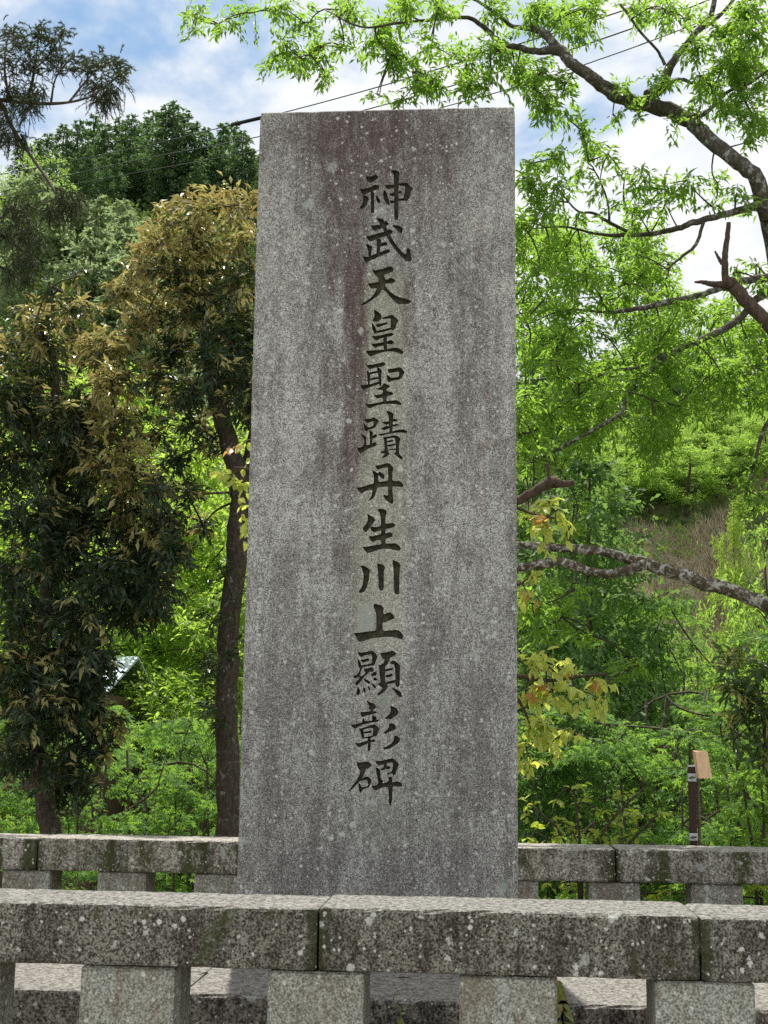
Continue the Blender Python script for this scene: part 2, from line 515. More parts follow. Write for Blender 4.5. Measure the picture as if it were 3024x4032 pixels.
B_DARK = bark('dark_bark', (0.050, 0.040, 0.031), (0.115, 0.092, 0.072), (0.42, 0.39, 0.34), 0.45)
B_LICH = bark('lichen_bark', (0.055, 0.047, 0.038), (0.12, 0.104, 0.086), (0.40, 0.41, 0.385), 0.75, 0.25)
B_MOSS = bark('mossy_bark', (0.075, 0.055, 0.040), (0.13, 0.10, 0.075), (0.58, 0.58, 0.53), 1.0, 0.5, 14)
B_RED = bark('bare_red_bark', (0.060, 0.042, 0.032), (0.125, 0.088, 0.066), (0.35, 0.30, 0.26), 0.2)
B_TWIG = bark('twig_bark', (0.05, 0.042, 0.03), (0.09, 0.075, 0.05), (0.3, 0.3, 0.25), 0.2)

# ------------------------------------------------------------------ terrain


def sstep(a, b, x):
    t = np.clip((x - a) / (b - a), 0, 1)
    return t * t * (3 - 2 * t)


def ground_z(x, y):
    x, y = np.asarray(x, float), np.asarray(y, float)
    r = np.hypot(x, y)
    az = np.arctan2(x + 0.0801 * y, y)                # 0 on the optical axis
    z = -4.6 * sstep(9.6, 15.5, y) - 0.8 * sstep(15, 24, y)
    left = sstep(0.02, -0.10, az)
    # left hill: long steep wooded slope to a ridge at 118 m
    zl = 49.5 * sstep(27, 118, r) * (1 - 0.10 * sstep(-0.03, 0.10, az)) - 35 * sstep(120, 240, r)
    # right: steep grassy cut bank, then woods
    zr = 18.0 * sstep(31, 54, r) + 14 * sstep(56, 150, r) - 30 * sstep(155, 300, r)
    und = 0.5 * np.sin(x * 0.31 + 1.3) * np.sin(y * 0.23) + 0.25 * np.sin(x * 0.83) * np.cos(y * 0.71 + 2)
    z = z + np.where(r > 25, left * zl + (1 - left) * zr, 0) + und * sstep(16, 40, r)
    z = z + 25 * sstep(200, 900, r) * 0.3
    return np.where(y < 9.6, np.minimum(z, 0), z)


def grid_mesh(name, xs, ys, mat):
    X, Y = np.meshgrid(xs, ys)
    V = np.stack([X, Y, ground_z(X, Y)], -1).reshape(-1, 3)
    nx, ny = len(xs), len(ys)
    i = np.arange(nx - 1)[None, :] + np.arange(ny - 1)[:, None] * nx
    Fq = np.stack([i, i + 1, i + 1 + nx, i + nx], -1).reshape(-1)
    return mesh_np(name, V, Fq, 4, mat, smooth=True)


m, nt = mat_new('hill_soil')
P = nt.n('ShaderNodeNewGeometry').outputs['Position']
a = nt.noise(P, 1.7, 6, 0.7, 0.3)
c = nt.mix(nt.step(a, 0.35, 0.65), (0.035, 0.055, 0.015), (0.11, 0.13, 0.035))
c = nt.mix(nt.step(nt.noise(P, 0.35, 4, 0.6), 0.5, 0.62), c, (0.13, 0.105, 0.06))
b = nt.n('ShaderNodeBsdfPrincipled', {'Base Color': c, 'Roughness': 0.95})
finish(nt, b.outputs[0])
M_SOIL = m
axs = np.concatenate([np.linspace(-900, -160, 12)[:-1], np.linspace(-160, 110, 181), np.linspace(110, 900, 14)[1:]])
ays = np.concatenate([np.linspace(-400, -10, 10)[:-1], np.linspace(-10, 60, 101)[:-1], np.linspace(60, 170, 75), np.linspace(170, 1500, 20)[1:]])
g = obj('ground', grid_mesh('ground', axs, ays, M_SOIL))
tag(g, kind='structure')
# gravel court round the monument, 4 mm over the earth
m, nt = mat_new('court_gravel')
P = nt.n('ShaderNodeNewGeometry').outputs['Position']
vo = nt.n('ShaderNodeTexVoronoi', {'Vector': P, 'Scale': 55.0})
c = nt.mix(nt.n('ShaderNodeSeparateColor', {0: vo.outputs['Color']}).outputs[0], (0.16, 0.15, 0.13), (0.36, 0.34, 0.30))
b = nt.n('ShaderNodeBsdfPrincipled', {'Base Color': c, 'Roughness': 0.9, 'Normal': nt.n('ShaderNodeBump', {'Height': vo.outputs['Distance'], 'Strength': 0.8, 'Distance': 0.01}).outputs[0]})
finish(nt, b.outputs[0])
o = obj('gravel_court', mesh_np('gravel_court', [(-7, -6, .004), (7, -6, .004), (7, 9.3, .004), (-7, 9.3, .004)], [0, 1, 2, 3], 4, m))
tag(o, kind='structure')

# ------------------------------------------------------------------ monument
SB = pix(815, 2130, SLAB_Y)
PL_Y = 5.45
PL_Z = float(pix(829, 2158, PL_Y)[2])
tl, tr = pix(562.5, 242, SLAB_Y), pix(1112, 229, SLAB_Y)
bl, br = pix(511, 1900, SLAB_Y), pix(1119.5, 1910, SLAB_Y)
XL, XR = float((tl[0] + bl[0]) / 2), float((tr[0] + br[0]) / 2)
ZT = float((tl[2] + tr[2]) / 2)
ZB = PL_Z
TH = 0.36
BV = 0.007
base = np.array([(XL + XR) / 2, SLAB_Y + TH / 2, ZB])
mon = thing('stone_monument', base, 'tall weathered granite slab with a column of thirteen carved characters', 'monument')

CH = [  # each character: crop origin x, y, pixels per photo pixel, strokes
    ('神', 1380, 640, 6.381, [
        '385,335 430,350 480,345 560,335 630,300 680,325 695,365 690,395 620,445 560,490 485,515 430,470 400,420',
        '232,630 275,660 340,650 450,630 540,600 590,560 640,548 690,560 720,595 722,640 690,680 590,710 490,745 400,790 330,830 310,815 290,780 250,700',
        '330,825 380,825 425,850 470,900 440,970 410,1060 370,1110 310,1165 270,1165 235,1145 232,1115 290,1060 315,970 325,890 310,870',
        '505,730 595,705 598,1000 600,1240 585,1275 555,1260 515,1270 508,1200 512,900',
        '640,815 690,860 730,920 755,970 745,1010 715,1025 680,1010 655,960 640,890',
        '1020,205 1095,185 1150,200 1210,215 1238,260 1225,340 1210,470 1210,700 1205,1000 1205,1380 1190,1430 1150,1450 1115,1420 1098,1350 1095,1000 1090,600 1092,420 1085,300',
        '845,555 900,575 970,555 1100,548 1100,640 1000,655 930,670 900,630 870,595',
        '1200,525 1320,510 1395,495 1440,530 1500,590 1572,655 1525,720 1510,800 1480,890 1440,950 1395,972 1340,950 1335,900 1345,820 1365,720 1378,640 1360,590 1300,585 1200,575',
        '830,705 860,690 905,740 930,830 960,930 985,1000 990,1055 950,1072 900,1035 855,960 825,880 815,790',
        '965,765 1020,775 1100,760 1100,840 1040,850 985,815', '1200,740 1250,700 1285,730 1280,765 1200,775',
        '980,965 1040,950 1100,955 1100,1020 1030,1025 985,1000', '1195,910 1300,895 1370,895 1370,960 1300,955 1195,970']),
    ('武', 1380, 820, 5.268, [
        '530,195 600,205 665,215 690,250 705,280 740,265 795,310 790,345 750,365 720,395 640,420 570,445 510,470 470,455 440,400 425,345 480,355 560,350 610,335 590,290 560,240',
        '675,400 740,380 765,440 765,500 700,500',
        '318,568 360,575 430,560 540,525 660,495 740,470 800,430 840,440 875,480 870,515 820,545 740,570 660,605 580,625 510,650 450,685 400,688 360,650 335,610',
        '735,560 820,540 850,600 900,690 970,790 1040,870 1100,930 1140,960 1160,930 1165,870 1185,820 1220,840 1245,870 1250,950 1270,1050 1260,1090 1200,1110 1150,1095 1090,1040 1010,960 920,850 850,760 790,660',
        '870,345 940,350 1010,365 1060,390 1085,420 1080,480 1060,520 1020,510 970,460 900,390',
        '535,630 580,620 635,650 640,720 625,800 600,940 540,960 540,850 545,750', '625,725 700,705 750,700 775,750 700,780 620,800',
        '312,755 345,738 400,765 455,800 440,880 430,1000 380,1015 365,950 365,870 340,800',
        '245,995 300,1005 380,1000 450,970 560,935 660,890 720,870 775,845 820,880 825,905 750,940 640,985 520,1040 400,1090 345,1135 305,1115 280,1050']),
    ('天', 1380, 820, 5.268, [
        '440,1255 490,1285 580,1275 690,1245 770,1215 830,1203 880,1235 895,1280 880,1310 800,1350 720,1375 695,1400 720,1460 740,1490 800,1460 850,1440 900,1465 930,1500 920,1530 850,1560 780,1565 735,1560 720,1610 780,1690 850,1750 930,1810 1050,1850 1180,1890 1280,1925 1220,1970 1150,1995 1080,1985 1000,1995 950,1975 880,1900 820,1830 760,1760 700,1700 650,1690 610,1780 540,1840 450,1900 350,1965 280,2005 200,2000 250,1970 340,1920 430,1850 500,1760 550,1660 500,1655 450,1672 410,1650 380,1600 360,1550 420,1555 500,1540 580,1525 585,1470 560,1430 520,1400 480,1340']),
    ('皇', 1380, 1200, 5.268, [
        '485,95 540,120 600,165 640,215 650,265 625,320 560,350 500,350 450,330 480,280 500,230 490,160', '450,370 490,420 530,500 555,570 530,605 490,590 460,530 440,450',
        '655,270 720,245 800,225 860,198 930,255 1008,325 965,390 940,460 910,520 870,535 830,510 835,430 835,330 830,285 740,290 660,300',
        '520,405 570,400 650,385 720,365 775,360 770,395 700,425 620,450 570,475 540,450', '530,545 620,525 720,500 840,470 840,515 740,545 640,570 545,590',
        '432,635 500,650 580,640 690,615 780,590 850,578 895,605 880,640 800,660 700,680 620,705 540,748 490,715 455,670', '680,670 760,655 755,780 765,900 750,955 700,955 680,850',
        '425,795 480,810 580,790 700,770 700,850 620,855 560,875 520,900 480,880 445,835', '745,770 840,725 895,760 895,800 840,825 745,810',
        '312,945 370,950 480,945 600,935 700,930 800,910 900,890 980,895 1050,930 1103,970 1090,1010 1050,1028 980,995 900,975 800,965 700,980 600,1005 520,1035 430,1075 380,1060 340,1000']),
    ('聖', 1380, 1200, 5.268, [
        '310,1220 360,1245 450,1240 560,1220 640,1195 690,1190 720,1215 720,1255 640,1285 560,1300 480,1310 420,1340 370,1320 335,1270', '335,1350 380,1395 410,1440 405,1520 395,1650 360,1655 350,1560 345,1440',
        '395,1400 460,1385 565,1370 570,1410 480,1430 400,1450', '400,1530 480,1505 585,1500 590,1535 490,1550 400,1570', '545,1290 600,1310 655,1365 640,1450 640,1560 640,1690 600,1690 590,1600 575,1450',
        '195,1640 250,1670 340,1660 430,1640 520,1610 600,1590 610,1640 520,1670 430,1700 340,1735 270,1772 235,1740',
        '765,1335 830,1330 920,1315 1000,1295 1040,1300 1090,1350 1128,1405 1090,1460 1070,1510 1020,1550 940,1565 850,1585 800,1615 770,1590 755,1520 750,1440 790,1470 835,1515 900,1505 995,1500 1010,1430 1005,1385 930,1395 870,1410 800,1420 775,1380',
        '510,1725 570,1735 640,1700 690,1625 740,1640 810,1680 822,1700 760,1735 740,1770 780,1800 850,1805 895,1835 880,1865 830,1885 770,1890 750,1930 745,2000 850,1985 950,1978 1010,2000 1070,2055 1030,2085 950,2065 850,2055 740,2060 640,2065 560,2085 480,2115 410,2150 370,2140 330,2085 305,2050 370,2060 460,2050 570,2030 680,2010 675,1960 665,1930 600,1935 560,1948 520,1920 470,1860 530,1870 600,1860 665,1845 670,1770 600,1770']),
    ('蹟', 1380, 1600, 5.268, [
        '280,250 340,265 420,255 480,222 530,250 598,300 550,370 520,430 450,465 390,475 365,500 330,525 290,490 280,420 270,345 310,380 360,435 420,430 470,400 480,330 470,305 420,320 360,350 320,330',
        '385,470 440,520 470,550 455,620 500,580 540,580 555,610 530,645 460,665 450,740 440,800 400,800 405,680 395,560',
        '200,585 260,590 310,620 335,650 325,720 320,790 330,800 420,790 490,745 535,745 555,795 500,830 420,860 330,900 260,945 225,978 175,965 150,910 135,845 190,855 265,830 280,770 285,700 250,630',
        '740,100 790,92 850,125 895,150 885,250 880,400 870,560 810,570 800,450 795,300 790,200 760,140', '645,320 700,325 805,305 805,370 740,385 690,360', '875,270 930,255 990,290 960,310 875,320',
        '625,460 690,430 730,405 805,410 800,460 700,495 650,480', '870,385 960,360 1010,385 960,410 870,420', '560,570 640,570 740,550 860,520 960,490 1080,475 1140,490 1190,530 1150,555 1060,540 960,545 850,560 740,580 640,615 600,605',
        '675,630 760,640 755,720 765,830 780,940 800,960 820,980 760,1035 700,1065 640,1078 680,1030 720,980 660,975 600,945 690,925 710,880 700,780 695,700',
        '700,640 800,620 920,598 980,620 1038,660 1015,760 1010,880 1010,990 1060,1030 1085,1070 1075,1110 1030,1090 960,1030 885,965 940,965 940,850 930,720 920,655 830,655 750,680',
        '755,725 850,690 905,710 860,735 755,755', '755,800 850,785 945,770 945,800 850,825 755,840', '765,905 850,880 945,875 945,895 850,905 765,920']),
    ('丹', 1380, 1600, 5.268, [
        '508,1225 580,1225 690,1195 780,1170 840,1210 895,1285 870,1380 865,1540 960,1550 1000,1540 1060,1570 1105,1640 1080,1675 1000,1670 870,1655 870,1750 885,1850 895,1970 875,2025 820,2010 750,1960 700,1900 685,1820 740,1850 780,1850 780,1750 780,1660 680,1670 560,1680 540,1760 500,1880 440,1930 355,1975 400,1920 440,1840 460,1740 380,1730 290,1770 235,1810 190,1780 115,1680 200,1680 310,1650 400,1615 485,1600 485,1480 475,1400 430,1310 490,1345 575,1385 575,1430 575,1500 580,1570 680,1555 780,1545 780,1450 775,1340 775,1260 690,1275 610,1300 560,1310 530,1270',
        '565,1400 590,1345 650,1375 715,1435 700,1500 660,1510 610,1450 565,1430']),
    ('生', 1370, 1980, 5.268, [
        '390,220 450,255 520,290 575,350 530,420 480,480 430,540 380,615 330,590 300,530 350,470 410,380 410,290',
        '610,150 650,118 730,130 790,150 808,210 780,280 775,440 860,430 930,408 990,460 960,500 870,530 775,545 775,640 870,600 930,650 920,700 850,730 775,745 780,830 780,850 880,840 980,835 1060,880 1100,945 1065,998 1000,985 930,970 850,955 750,950 650,970 560,1000 480,1025 410,1042 370,1010 330,960 290,905 370,915 480,890 600,870 690,860 690,775 620,775 560,795 510,818 470,780 420,690 510,690 600,670 690,650 690,570 620,585 540,610 490,585 460,520 490,480 540,505 600,500 685,480 680,350 665,220']),
    ('川', 1370, 1980, 5.268, [
        '250,1300 320,1300 400,1340 465,1400 440,1470 445,1560 420,1660 390,1760 340,1840 280,1868 210,1860 250,1800 300,1720 320,1600 325,1500 300,1380',
        '600,1245 670,1270 740,1290 775,1345 745,1420 745,1600 745,1780 715,1825 670,1815 635,1760 630,1600 620,1400',
        '920,1170 990,1210 1060,1235 1090,1280 1075,1400 1065,1600 1065,1800 1060,1890 1020,1900 970,1880 955,1780 950,1500 935,1300']),
    ('上', 1360, 2340, 5.268, [
        '590,195 660,205 750,230 800,295 780,370 790,420 880,380 940,370 990,420 1025,490 960,525 880,555 830,585 775,575 770,700 790,760 900,750 1080,735 1160,790 1210,870 1175,938 1100,915 1000,890 880,880 720,895 560,910 430,950 310,995 260,960 220,880 165,800 300,795 460,770 640,755 640,600 640,420 610,320 580,260']),
    ('顯', 1360, 2340, 5.268, [
        '245,1195 320,1210 430,1195 545,1168 610,1205 668,1290 640,1360 620,1440 590,1482 540,1480 440,1495 345,1520 335,1560 310,1620 300,1690 340,1700 420,1640 380,1580 390,1545 450,1540 560,1505 600,1570 570,1610 500,1600 470,1640 400,1690 370,1740 320,1810 240,1905 200,1860 200,1830 280,1760 300,1720 240,1725 180,1748 165,1690 230,1680 290,1590 300,1540 270,1500 255,1400 255,1320 300,1390 335,1480 440,1455 550,1430 555,1350 550,1240 460,1255 390,1270 330,1310 290,1280',
        '310,1360 390,1350 470,1325 505,1365 440,1400 370,1420 330,1395', '530,1660 610,1600 665,1635 620,1690 540,1700', '570,1770 610,1710 670,1775 600,1795', '370,1740 420,1760 500,1800 530,1820 490,1870 440,1830 390,1790',
        '255,1920 300,1980 305,2040 280,2095 240,2085 222,2040 245,1980', '375,1915 410,1950 425,2010 405,2055 375,2010 365,1955', '470,1890 500,1930 515,1990 495,2005 465,1950', '545,1840 590,1865 630,1910 635,1950 600,1945 560,1890',
        '715,1205 790,1215 880,1195 975,1165 1030,1195 1072,1240 1000,1280 930,1320 920,1360 890,1420 830,1500 830,1600 820,1700 830,1790 850,1850 890,1910 840,1990 760,2060 690,2095 650,2080 720,2010 790,1940 720,1920 660,1840 720,1850 725,1780 705,1650 700,1540 680,1470 740,1465 780,1440 820,1360 770,1330 740,1270',
        '905,1430 960,1385 1020,1375 1080,1420 1140,1480 1130,1600 1130,1800 1125,1900 1080,1930 1035,1900 1035,1700 1030,1560 1010,1450 950,1445', '825,1560 900,1535 990,1520 990,1565 900,1590 825,1605', '825,1685 900,1660 985,1645 980,1700 900,1725 825,1715', '835,1830 930,1795 1040,1775 1040,1830 940,1855 850,1870',
        '950,1925 1020,1955 1090,1985 1150,2030 1175,2100 1170,2140 1120,2130 1060,2070 1000,1990']),
    ('彰', 1340, 2720, 4.607, [
        '470,172 540,210 620,235 655,285 640,315 600,340 590,375 640,370 665,400 640,410 560,435 470,450 410,480 375,455 360,380 430,385 540,375 550,350 510,320 530,290 500,230',
        '395,520 430,490 435,550 520,545 580,540 575,480 590,445 640,465 665,495 650,520 690,525 708,550 640,570 540,580 440,605 350,640 280,690 230,670 180,610 250,615 330,590 400,575',
        '330,670 400,690 430,760 425,860 400,880 375,800 365,730', '380,680 460,655 560,620 620,610 680,645 708,690 680,770 660,820 580,835 590,770 600,680 530,675 440,700 400,720', '425,750 500,730 560,725 570,760 500,770 430,780',
        '415,845 500,830 580,810 640,810 600,835 550,850 550,900 580,880 620,880 640,915 600,930 550,930 550,1050 530,1098 500,1090 500,1000 495,950 420,990 340,1030 300,1000 255,945 330,950 430,925 500,900 500,855 415,870',
        '905,270 970,290 1030,330 1065,385 1040,430 980,475 920,515 860,515 790,505 850,460 910,400 915,330', '885,595 940,590 985,615 1010,660 1000,700 930,725 880,750 820,785 775,755 840,720 880,660', '975,825 1020,815 1070,845 1090,890 1060,940 1000,985 920,1040 820,1065 755,1045 840,1010 920,960 970,890']),
    ('碑', 1340, 2720, 4.607, [
        '290,1285 350,1305 420,1290 495,1280 550,1310 580,1360 520,1400 460,1430 440,1500 400,1580 340,1660 260,1740 190,1810 135,1828 200,1750 280,1640 340,1540 365,1450 320,1410',
        '330,1670 360,1690 390,1750 460,1740 510,1720 490,1640 480,1610 420,1620 370,1640 350,1620 400,1585 480,1550 540,1580 570,1640 540,1700 525,1750 450,1770 400,1800 375,1850 345,1830 330,1760',
        '625,1270 720,1275 820,1250 940,1222 1000,1255 1068,1330 1040,1400 1010,1470 990,1530 950,1535 940,1490 850,1530 840,1500 930,1475 950,1390 960,1300 850,1305 840,1380 880,1360 920,1400 880,1425 820,1420 760,1450 740,1440 720,1420 780,1400 800,1330 700,1360 660,1330',
        '640,1375 690,1405 725,1430 730,1520 735,1590 780,1640 760,1680 850,1660 880,1620 870,1560 920,1555 950,1590 940,1660 1020,1645 1090,1655 1125,1700 1110,1740 1040,1740 950,1725 945,1850 940,2000 910,2092 880,2050 880,1900 870,1750 780,1750 700,1780 640,1812 590,1780 560,1715 640,1725 690,1680 680,1600 650,1480']),
]


def inpoly(px, py, poly):
    """nonzero winding test, vectorised over points"""
    wn = np.zeros(len(px), int)
    n = len(poly)
    for i in range(n):
        x0, y0 = poly[i]
        x1, y1 = poly[(i + 1) % n]
        cr = (x1 - x0) * (py - y0) - (px - x0) * (y1 - y0)
        wn += ((y0 <= py) & (y1 > py) & (cr > 0)).astype(int)
        wn -= ((y0 > py) & (y1 <= py) & (cr < 0)).astype(int)
    return wn != 0


def build_monument():
    S = 10.0
    pts, edges, polys = [], [], []

    def addpoly(pp):
        b0 = len(pts)
        pts.extend([Vector((float(p[0]) * S, float(p[1]) * S)) for p in pp])
        edges.extend([(b0 + i, b0 + (i + 1) % len(pp)) for i in range(len(pp))])

    # front outline with small nicks along the three free edges
    def wear(n):
        j = np.abs(rng.normal(0, .0012, n)) + (rng.random(n) < .07) * rng.uniform(.002, .010, n)
        return np.convolve(j, [.25, .5, .25], 'same')
    nz, nx = 120, 40
    zs = np.linspace(ZB, ZT - BV, nz)
    xs = np.linspace(XL + BV, XR - BV, nx)
    wl, wr_, wt = wear(nz), wear(nz), wear(nx)
    wl[0] = wr_[0] = 0
    ringA = [(XR - BV - wr_[i], zs[i]) for i in range(nz - 1)] + [(xs[i], ZT - BV - wt[i]) for i in range(nx - 1, -1, -1)] + [(XL + BV + wl[i], zs[i]) for i in range(nz - 2, -1, -1)]
    ringB = [(XR - wr_[i] * .3, zs[i], wr_[i]) for i in range(nz - 1)] + [(xs[i], ZT - wt[i] * .3, wt[i]) for i in range(nx - 1, -1, -1)] + [(XL + wl[i] * .3, zs[i], wl[i]) for i in range(nz - 2, -1, -1)]
    rect = ringA
    addpoly(rect)
    for ci, (chn, ox, oy, sc, strokes) in enumerate(CH):
        for s in strokes:
            pp = []
            for q in s.split():
                a_, b_ = q.split(',')
                u, v = (ox + float(a_) / sc) / K, (oy + float(b_) / sc) / K
                p3 = pix(u, v, SLAB_Y)
                pp.append((p3[0], p3[2]))
            pp = np.array(pp)
            # one round of corner cutting: chiselled strokes have soft corners
            q1 = pp * 0.8 + np.roll(pp, -1, 0) * 0.2
            q2 = pp * 0.2 + np.roll(pp, -1, 0) * 0.8
            pp = np.stack([q1, q2], 1).reshape(-1, 2)
            addpoly(pp)
            polys.append((ci, pp))
    vo, eo, fo = delaunay_2d_cdt(pts, edges, [], 0, 1e-5)[:3]
    V2 = np.array([(v.x / S, v.y / S) for v in vo])
    Tn = np.array([f for f in fo if len(f) == 3])
    cen = V2[Tn].mean(1)
    own = np.full(len(Tn), -1)
    for ci, pp in polys:
        lo, hi = pp.min(0) - 1e-4, pp.max(0) + 1e-4
        k = np.where((cen[:, 0] > lo[0]) & (cen[:, 0] < hi[0]) & (cen[:, 1] > lo[1]) & (cen[:, 1] < hi[1]))[0]
        if len(k):
            ins = inpoly(cen[k, 0], cen[k, 1], pp)
            own[k[ins]] = ci
    # orient triangles to face the viewer (-Y): counter-clockwise in (x, z)
    A = V2[Tn]
    ar = (A[:, 1, 0] - A[:, 0, 0]) * (A[:, 2, 1] - A[:, 0, 1]) - (A[:, 2, 0] - A[:, 0, 0]) * (A[:, 1, 1] - A[:, 0, 1])
    Tn[ar < 0] = Tn[ar < 0][:, ::-1]
    # slab: pierced front face + chamfer + other sides
    fr = Tn[(own < 0) & inpoly(cen[:, 0], cen[:, 1], rect)]
    V = [(p[0] - base[0], SLAB_Y - base[1], p[1] - base[2]) for p in V2]
    nV = len(V)
    yb, yf = TH / 2, -TH / 2
    hx = (XR - XL) / 2
    zt = ZT - ZB
    nr = len(ringA)
    V += [(x - base[0], yf, z - base[2]) for x, z in ringA]
    V += [(x - base[0], yf + BV + wv * .8, z - base[2]) for x, z, wv in ringB]
    V += [(x - base[0], yb, z - base[2]) for x, z, wv in ringB]
    quads = []
    for i in range(nr - 1):
        for k in (0, 1):
            quads.append([nV + k * nr + i, nV + (k + 1) * nr + i, nV + (k + 1) * nr + i + 1, nV + k * nr + i + 1])
    quads.append([nV + 2 * nr + i for i in range(nr)])
    flat = list(fr.reshape(-1)) + [i for qd in quads for i in qd]
    obj('slab', mesh_np('slab', V, flat, [3] * len(fr) + [len(qd) for qd in quads], M_SLAB), mon)
    # carved grooves
    D = 0.022
    mcut = plain('cut_groove', (0.095, 0.086, 0.058), 0.9, 0.2, 45, 0.4, c2=(0.030, 0.026, 0.018))
    for ci, c_ in enumerate(CH):
        t = Tn[own == ci]
        if not len(t):
            continue
        ed = {}
        for a_, b_, c2 in t:
            for e in ((a_, b_), (b_, c2), (c2, a_)):
                ed[e] = 1
        rim = [e for e in ed if (e[1], e[0]) not in ed]
        used = sorted(set(t.reshape(-1)))
        mp = {u: i for i, u in enumerate(used)}
        n = len(used)
        rimv = {}
        for a_, b_ in rim:                               # average inward normals so the walls lean in
            dx, dz = V2[b_] - V2[a_]
            L = math.hypot(dx, dz) + 1e-9
            for e in (a_, b_):
                rimv.setdefault(e, []).append((-dz / L, dx / L))
        off = np.zeros((n, 2))
        for u, l in rimv.items():
            off[mp[u]] = np.mean(l, 0)
        P0 = np.array([V2[u] for u in used])
        P1 = P0 + off * 0.0030
        VV = [(p[0] - base[0], -TH / 2 + 0.0004, p[1] - base[2]) for p in P0] + [(p[0] - base[0], -TH / 2 + D, p[1] - base[2]) for p in P1]
        fl = [[mp[i] + n for i in tri] for tri in t] + [[mp[a_], mp[b_], mp[b_] + n, mp[a_] + n] for a_, b_ in rim]
        o = obj('carved_character', mesh_np('carved_character', VV, [i for f_ in fl for i in f_], [len(f_) for f_ in fl], mcut), mon)
        tag(o, 'carved character %s' % c_[0])


build_monument()

# ------------------------------------------------------------------ plinth and fences


def rough_beam(x0, x1, y0, y1, z0, z1, bev=0.012, seg=0.05, amp=0.0009):
    """dressed stone beam: bevelled section, worn uneven arrises"""
    prof = []
    for (yy, zz_, sy, sz) in ((y0, z0, 1, 1), (y0, z1, 1, -1), (y1, z1, -1, -1), (y1, z0, -1, 1)):
        a_, b_ = (yy + sy * bev, zz_), (yy, zz_ + sz * bev)
        mid = (yy + sy * bev * 0.3, zz_ + sz * bev * 0.3)
        first = (a_, mid, b_) if (sy, sz) in ((1, 1), (-1, -1)) else (b_, mid, a_)
        prof += list(first)
    n = max(3, int((x1 - x0) / seg))
    xs = np.concatenate([[x0], np.linspace(x0 + bev, x1 - bev, n), [x1]])
    mb = MB()
    np_ = len(prof)
    cy_, cz_ = (y0 + y1) / 2, (z0 + z1) / 2
    for i, x in enumerate(xs):
        for k, (yy, zz_) in enumerate(prof):
            j = rng.normal(0, amp, 2)
            if k % 3 == 1 and rng.random() < 0.12:
                j = j + np.array([cy_ - yy, cz_ - zz_]) * 0.018
            sh = 1.0 if 0 < i < len(xs) - 1 else 1 - bev / max(abs(y1 - y0), abs(z1 - z0)) * 1.2
            mb.v.append((x, cy_ + (yy - cy_) * sh + j[0], cz_ + (zz_ - cz_) * sh + j[1]))
    for i in range(len(xs) - 1):
        for k in range(np_):
            k2 = (k + 1) % np_
            mb.f.append([i * np_ + k, (i + 1) * np_ + k, (i + 1) * np_ + k2, i * np_ + k2])
    mb.f.append(list(range(np_)))
    mb.f.append([(len(xs) - 1) * np_ + k for k in range(np_)][::-1])
    return mb


pl = thing('stone_plinth', (0, PL_Y + 1.4, 0), 'low granite platform under the slab, seen between the fence posts', 'plinth')
jm = pix(1216, 2150, PL_Y)[0]
for xa, xb in ((jm - 4.5, jm - 3.006), (jm - 3.0, jm - 1.506), (jm - 1.5, jm - .006), (jm + .006, jm + 1.5), (jm + 1.506, jm + 3.0)):
    rough_beam(xa, xb, PL_Y, PL_Y + 0.5, 0.0, PL_Z, 0.014).build('stone', M_PLINTH, pl, base=pl.location)
    rough_beam(xa, xb, PL_Y + 0.503, PL_Y + 2.4, 0.0, PL_Z - .002, 0.006).build('stone', M_PLINTH, pl, base=pl.location)


def fence(name, y, ztop, wr, post_x, joints, mr, mp_, label, s=0.6289, pw=0.3155, pd=0.268, hr=0.2):
    t = thing(name, ((joints[0] + joints[-1]) / 2, y + wr / 2, 0), label, 'fence')
    for a_, b_ in zip(joints[:-1], joints[1:]):
        rough_beam(a_ + .004, b_ - .004, y, y + wr, ztop - hr + rng.uniform(-.002, .002), ztop + rng.uniform(-.003, .003), 0.013).build('rail', mr, t, base=t.location)
    for x in post_x:
        mb = MB().box((x, y + 0.022, -0.02), (x + pw, y + 0.022 + pd, ztop - hr - 0.004), 0.008)
        mb.build('post', mp_, t, base=t.location)
    # the tenon course that carries the rail over the posts
    return t


YN, ZN, YF, ZF, WR = 4.5303, 1.6 - 0.5464, 8.6746, 1.6 - 0.6487, 0.40
S_ = 0.6289
xj = float(pix(688, 1945, YN)[0]), float(pix(1512, 1985, YN)[0])
dl = xj[1] - xj[0]
fence('stone_fence', YN, ZN, WR, [-1.3578 + S_ * i for i in range(-3, 7)], [xj[0] - 2 * dl, xj[0] - dl, xj[0], xj[1], xj[1] + dl, xj[1] + 2 * dl], M_RAIL, M_POST,
      'lichen-spotted granite fence standing in front of the carved slab')
xq = float(pix(82, 1800, YF)[0]), float(pix(527, 1808, YF)[0]), float(pix(1330, 1832, YF)[0])
dq = xq[1] - xq[0]
fence('stone_fence', YF, ZF, WR, [-3.143 + S_ * i for i in range(-3, 4)] + [0.6149 + S_ * i for i in range(-2, 6)],
      [xq[0] - 2 * dq, xq[0] - dq, xq[0], xq[1], xq[1] + dq * .93, xq[2], xq[2] + dq, xq[2] + 2 * dq], M_RAILF, M_POST,
      'mossy granite fence standing behind the carved slab')

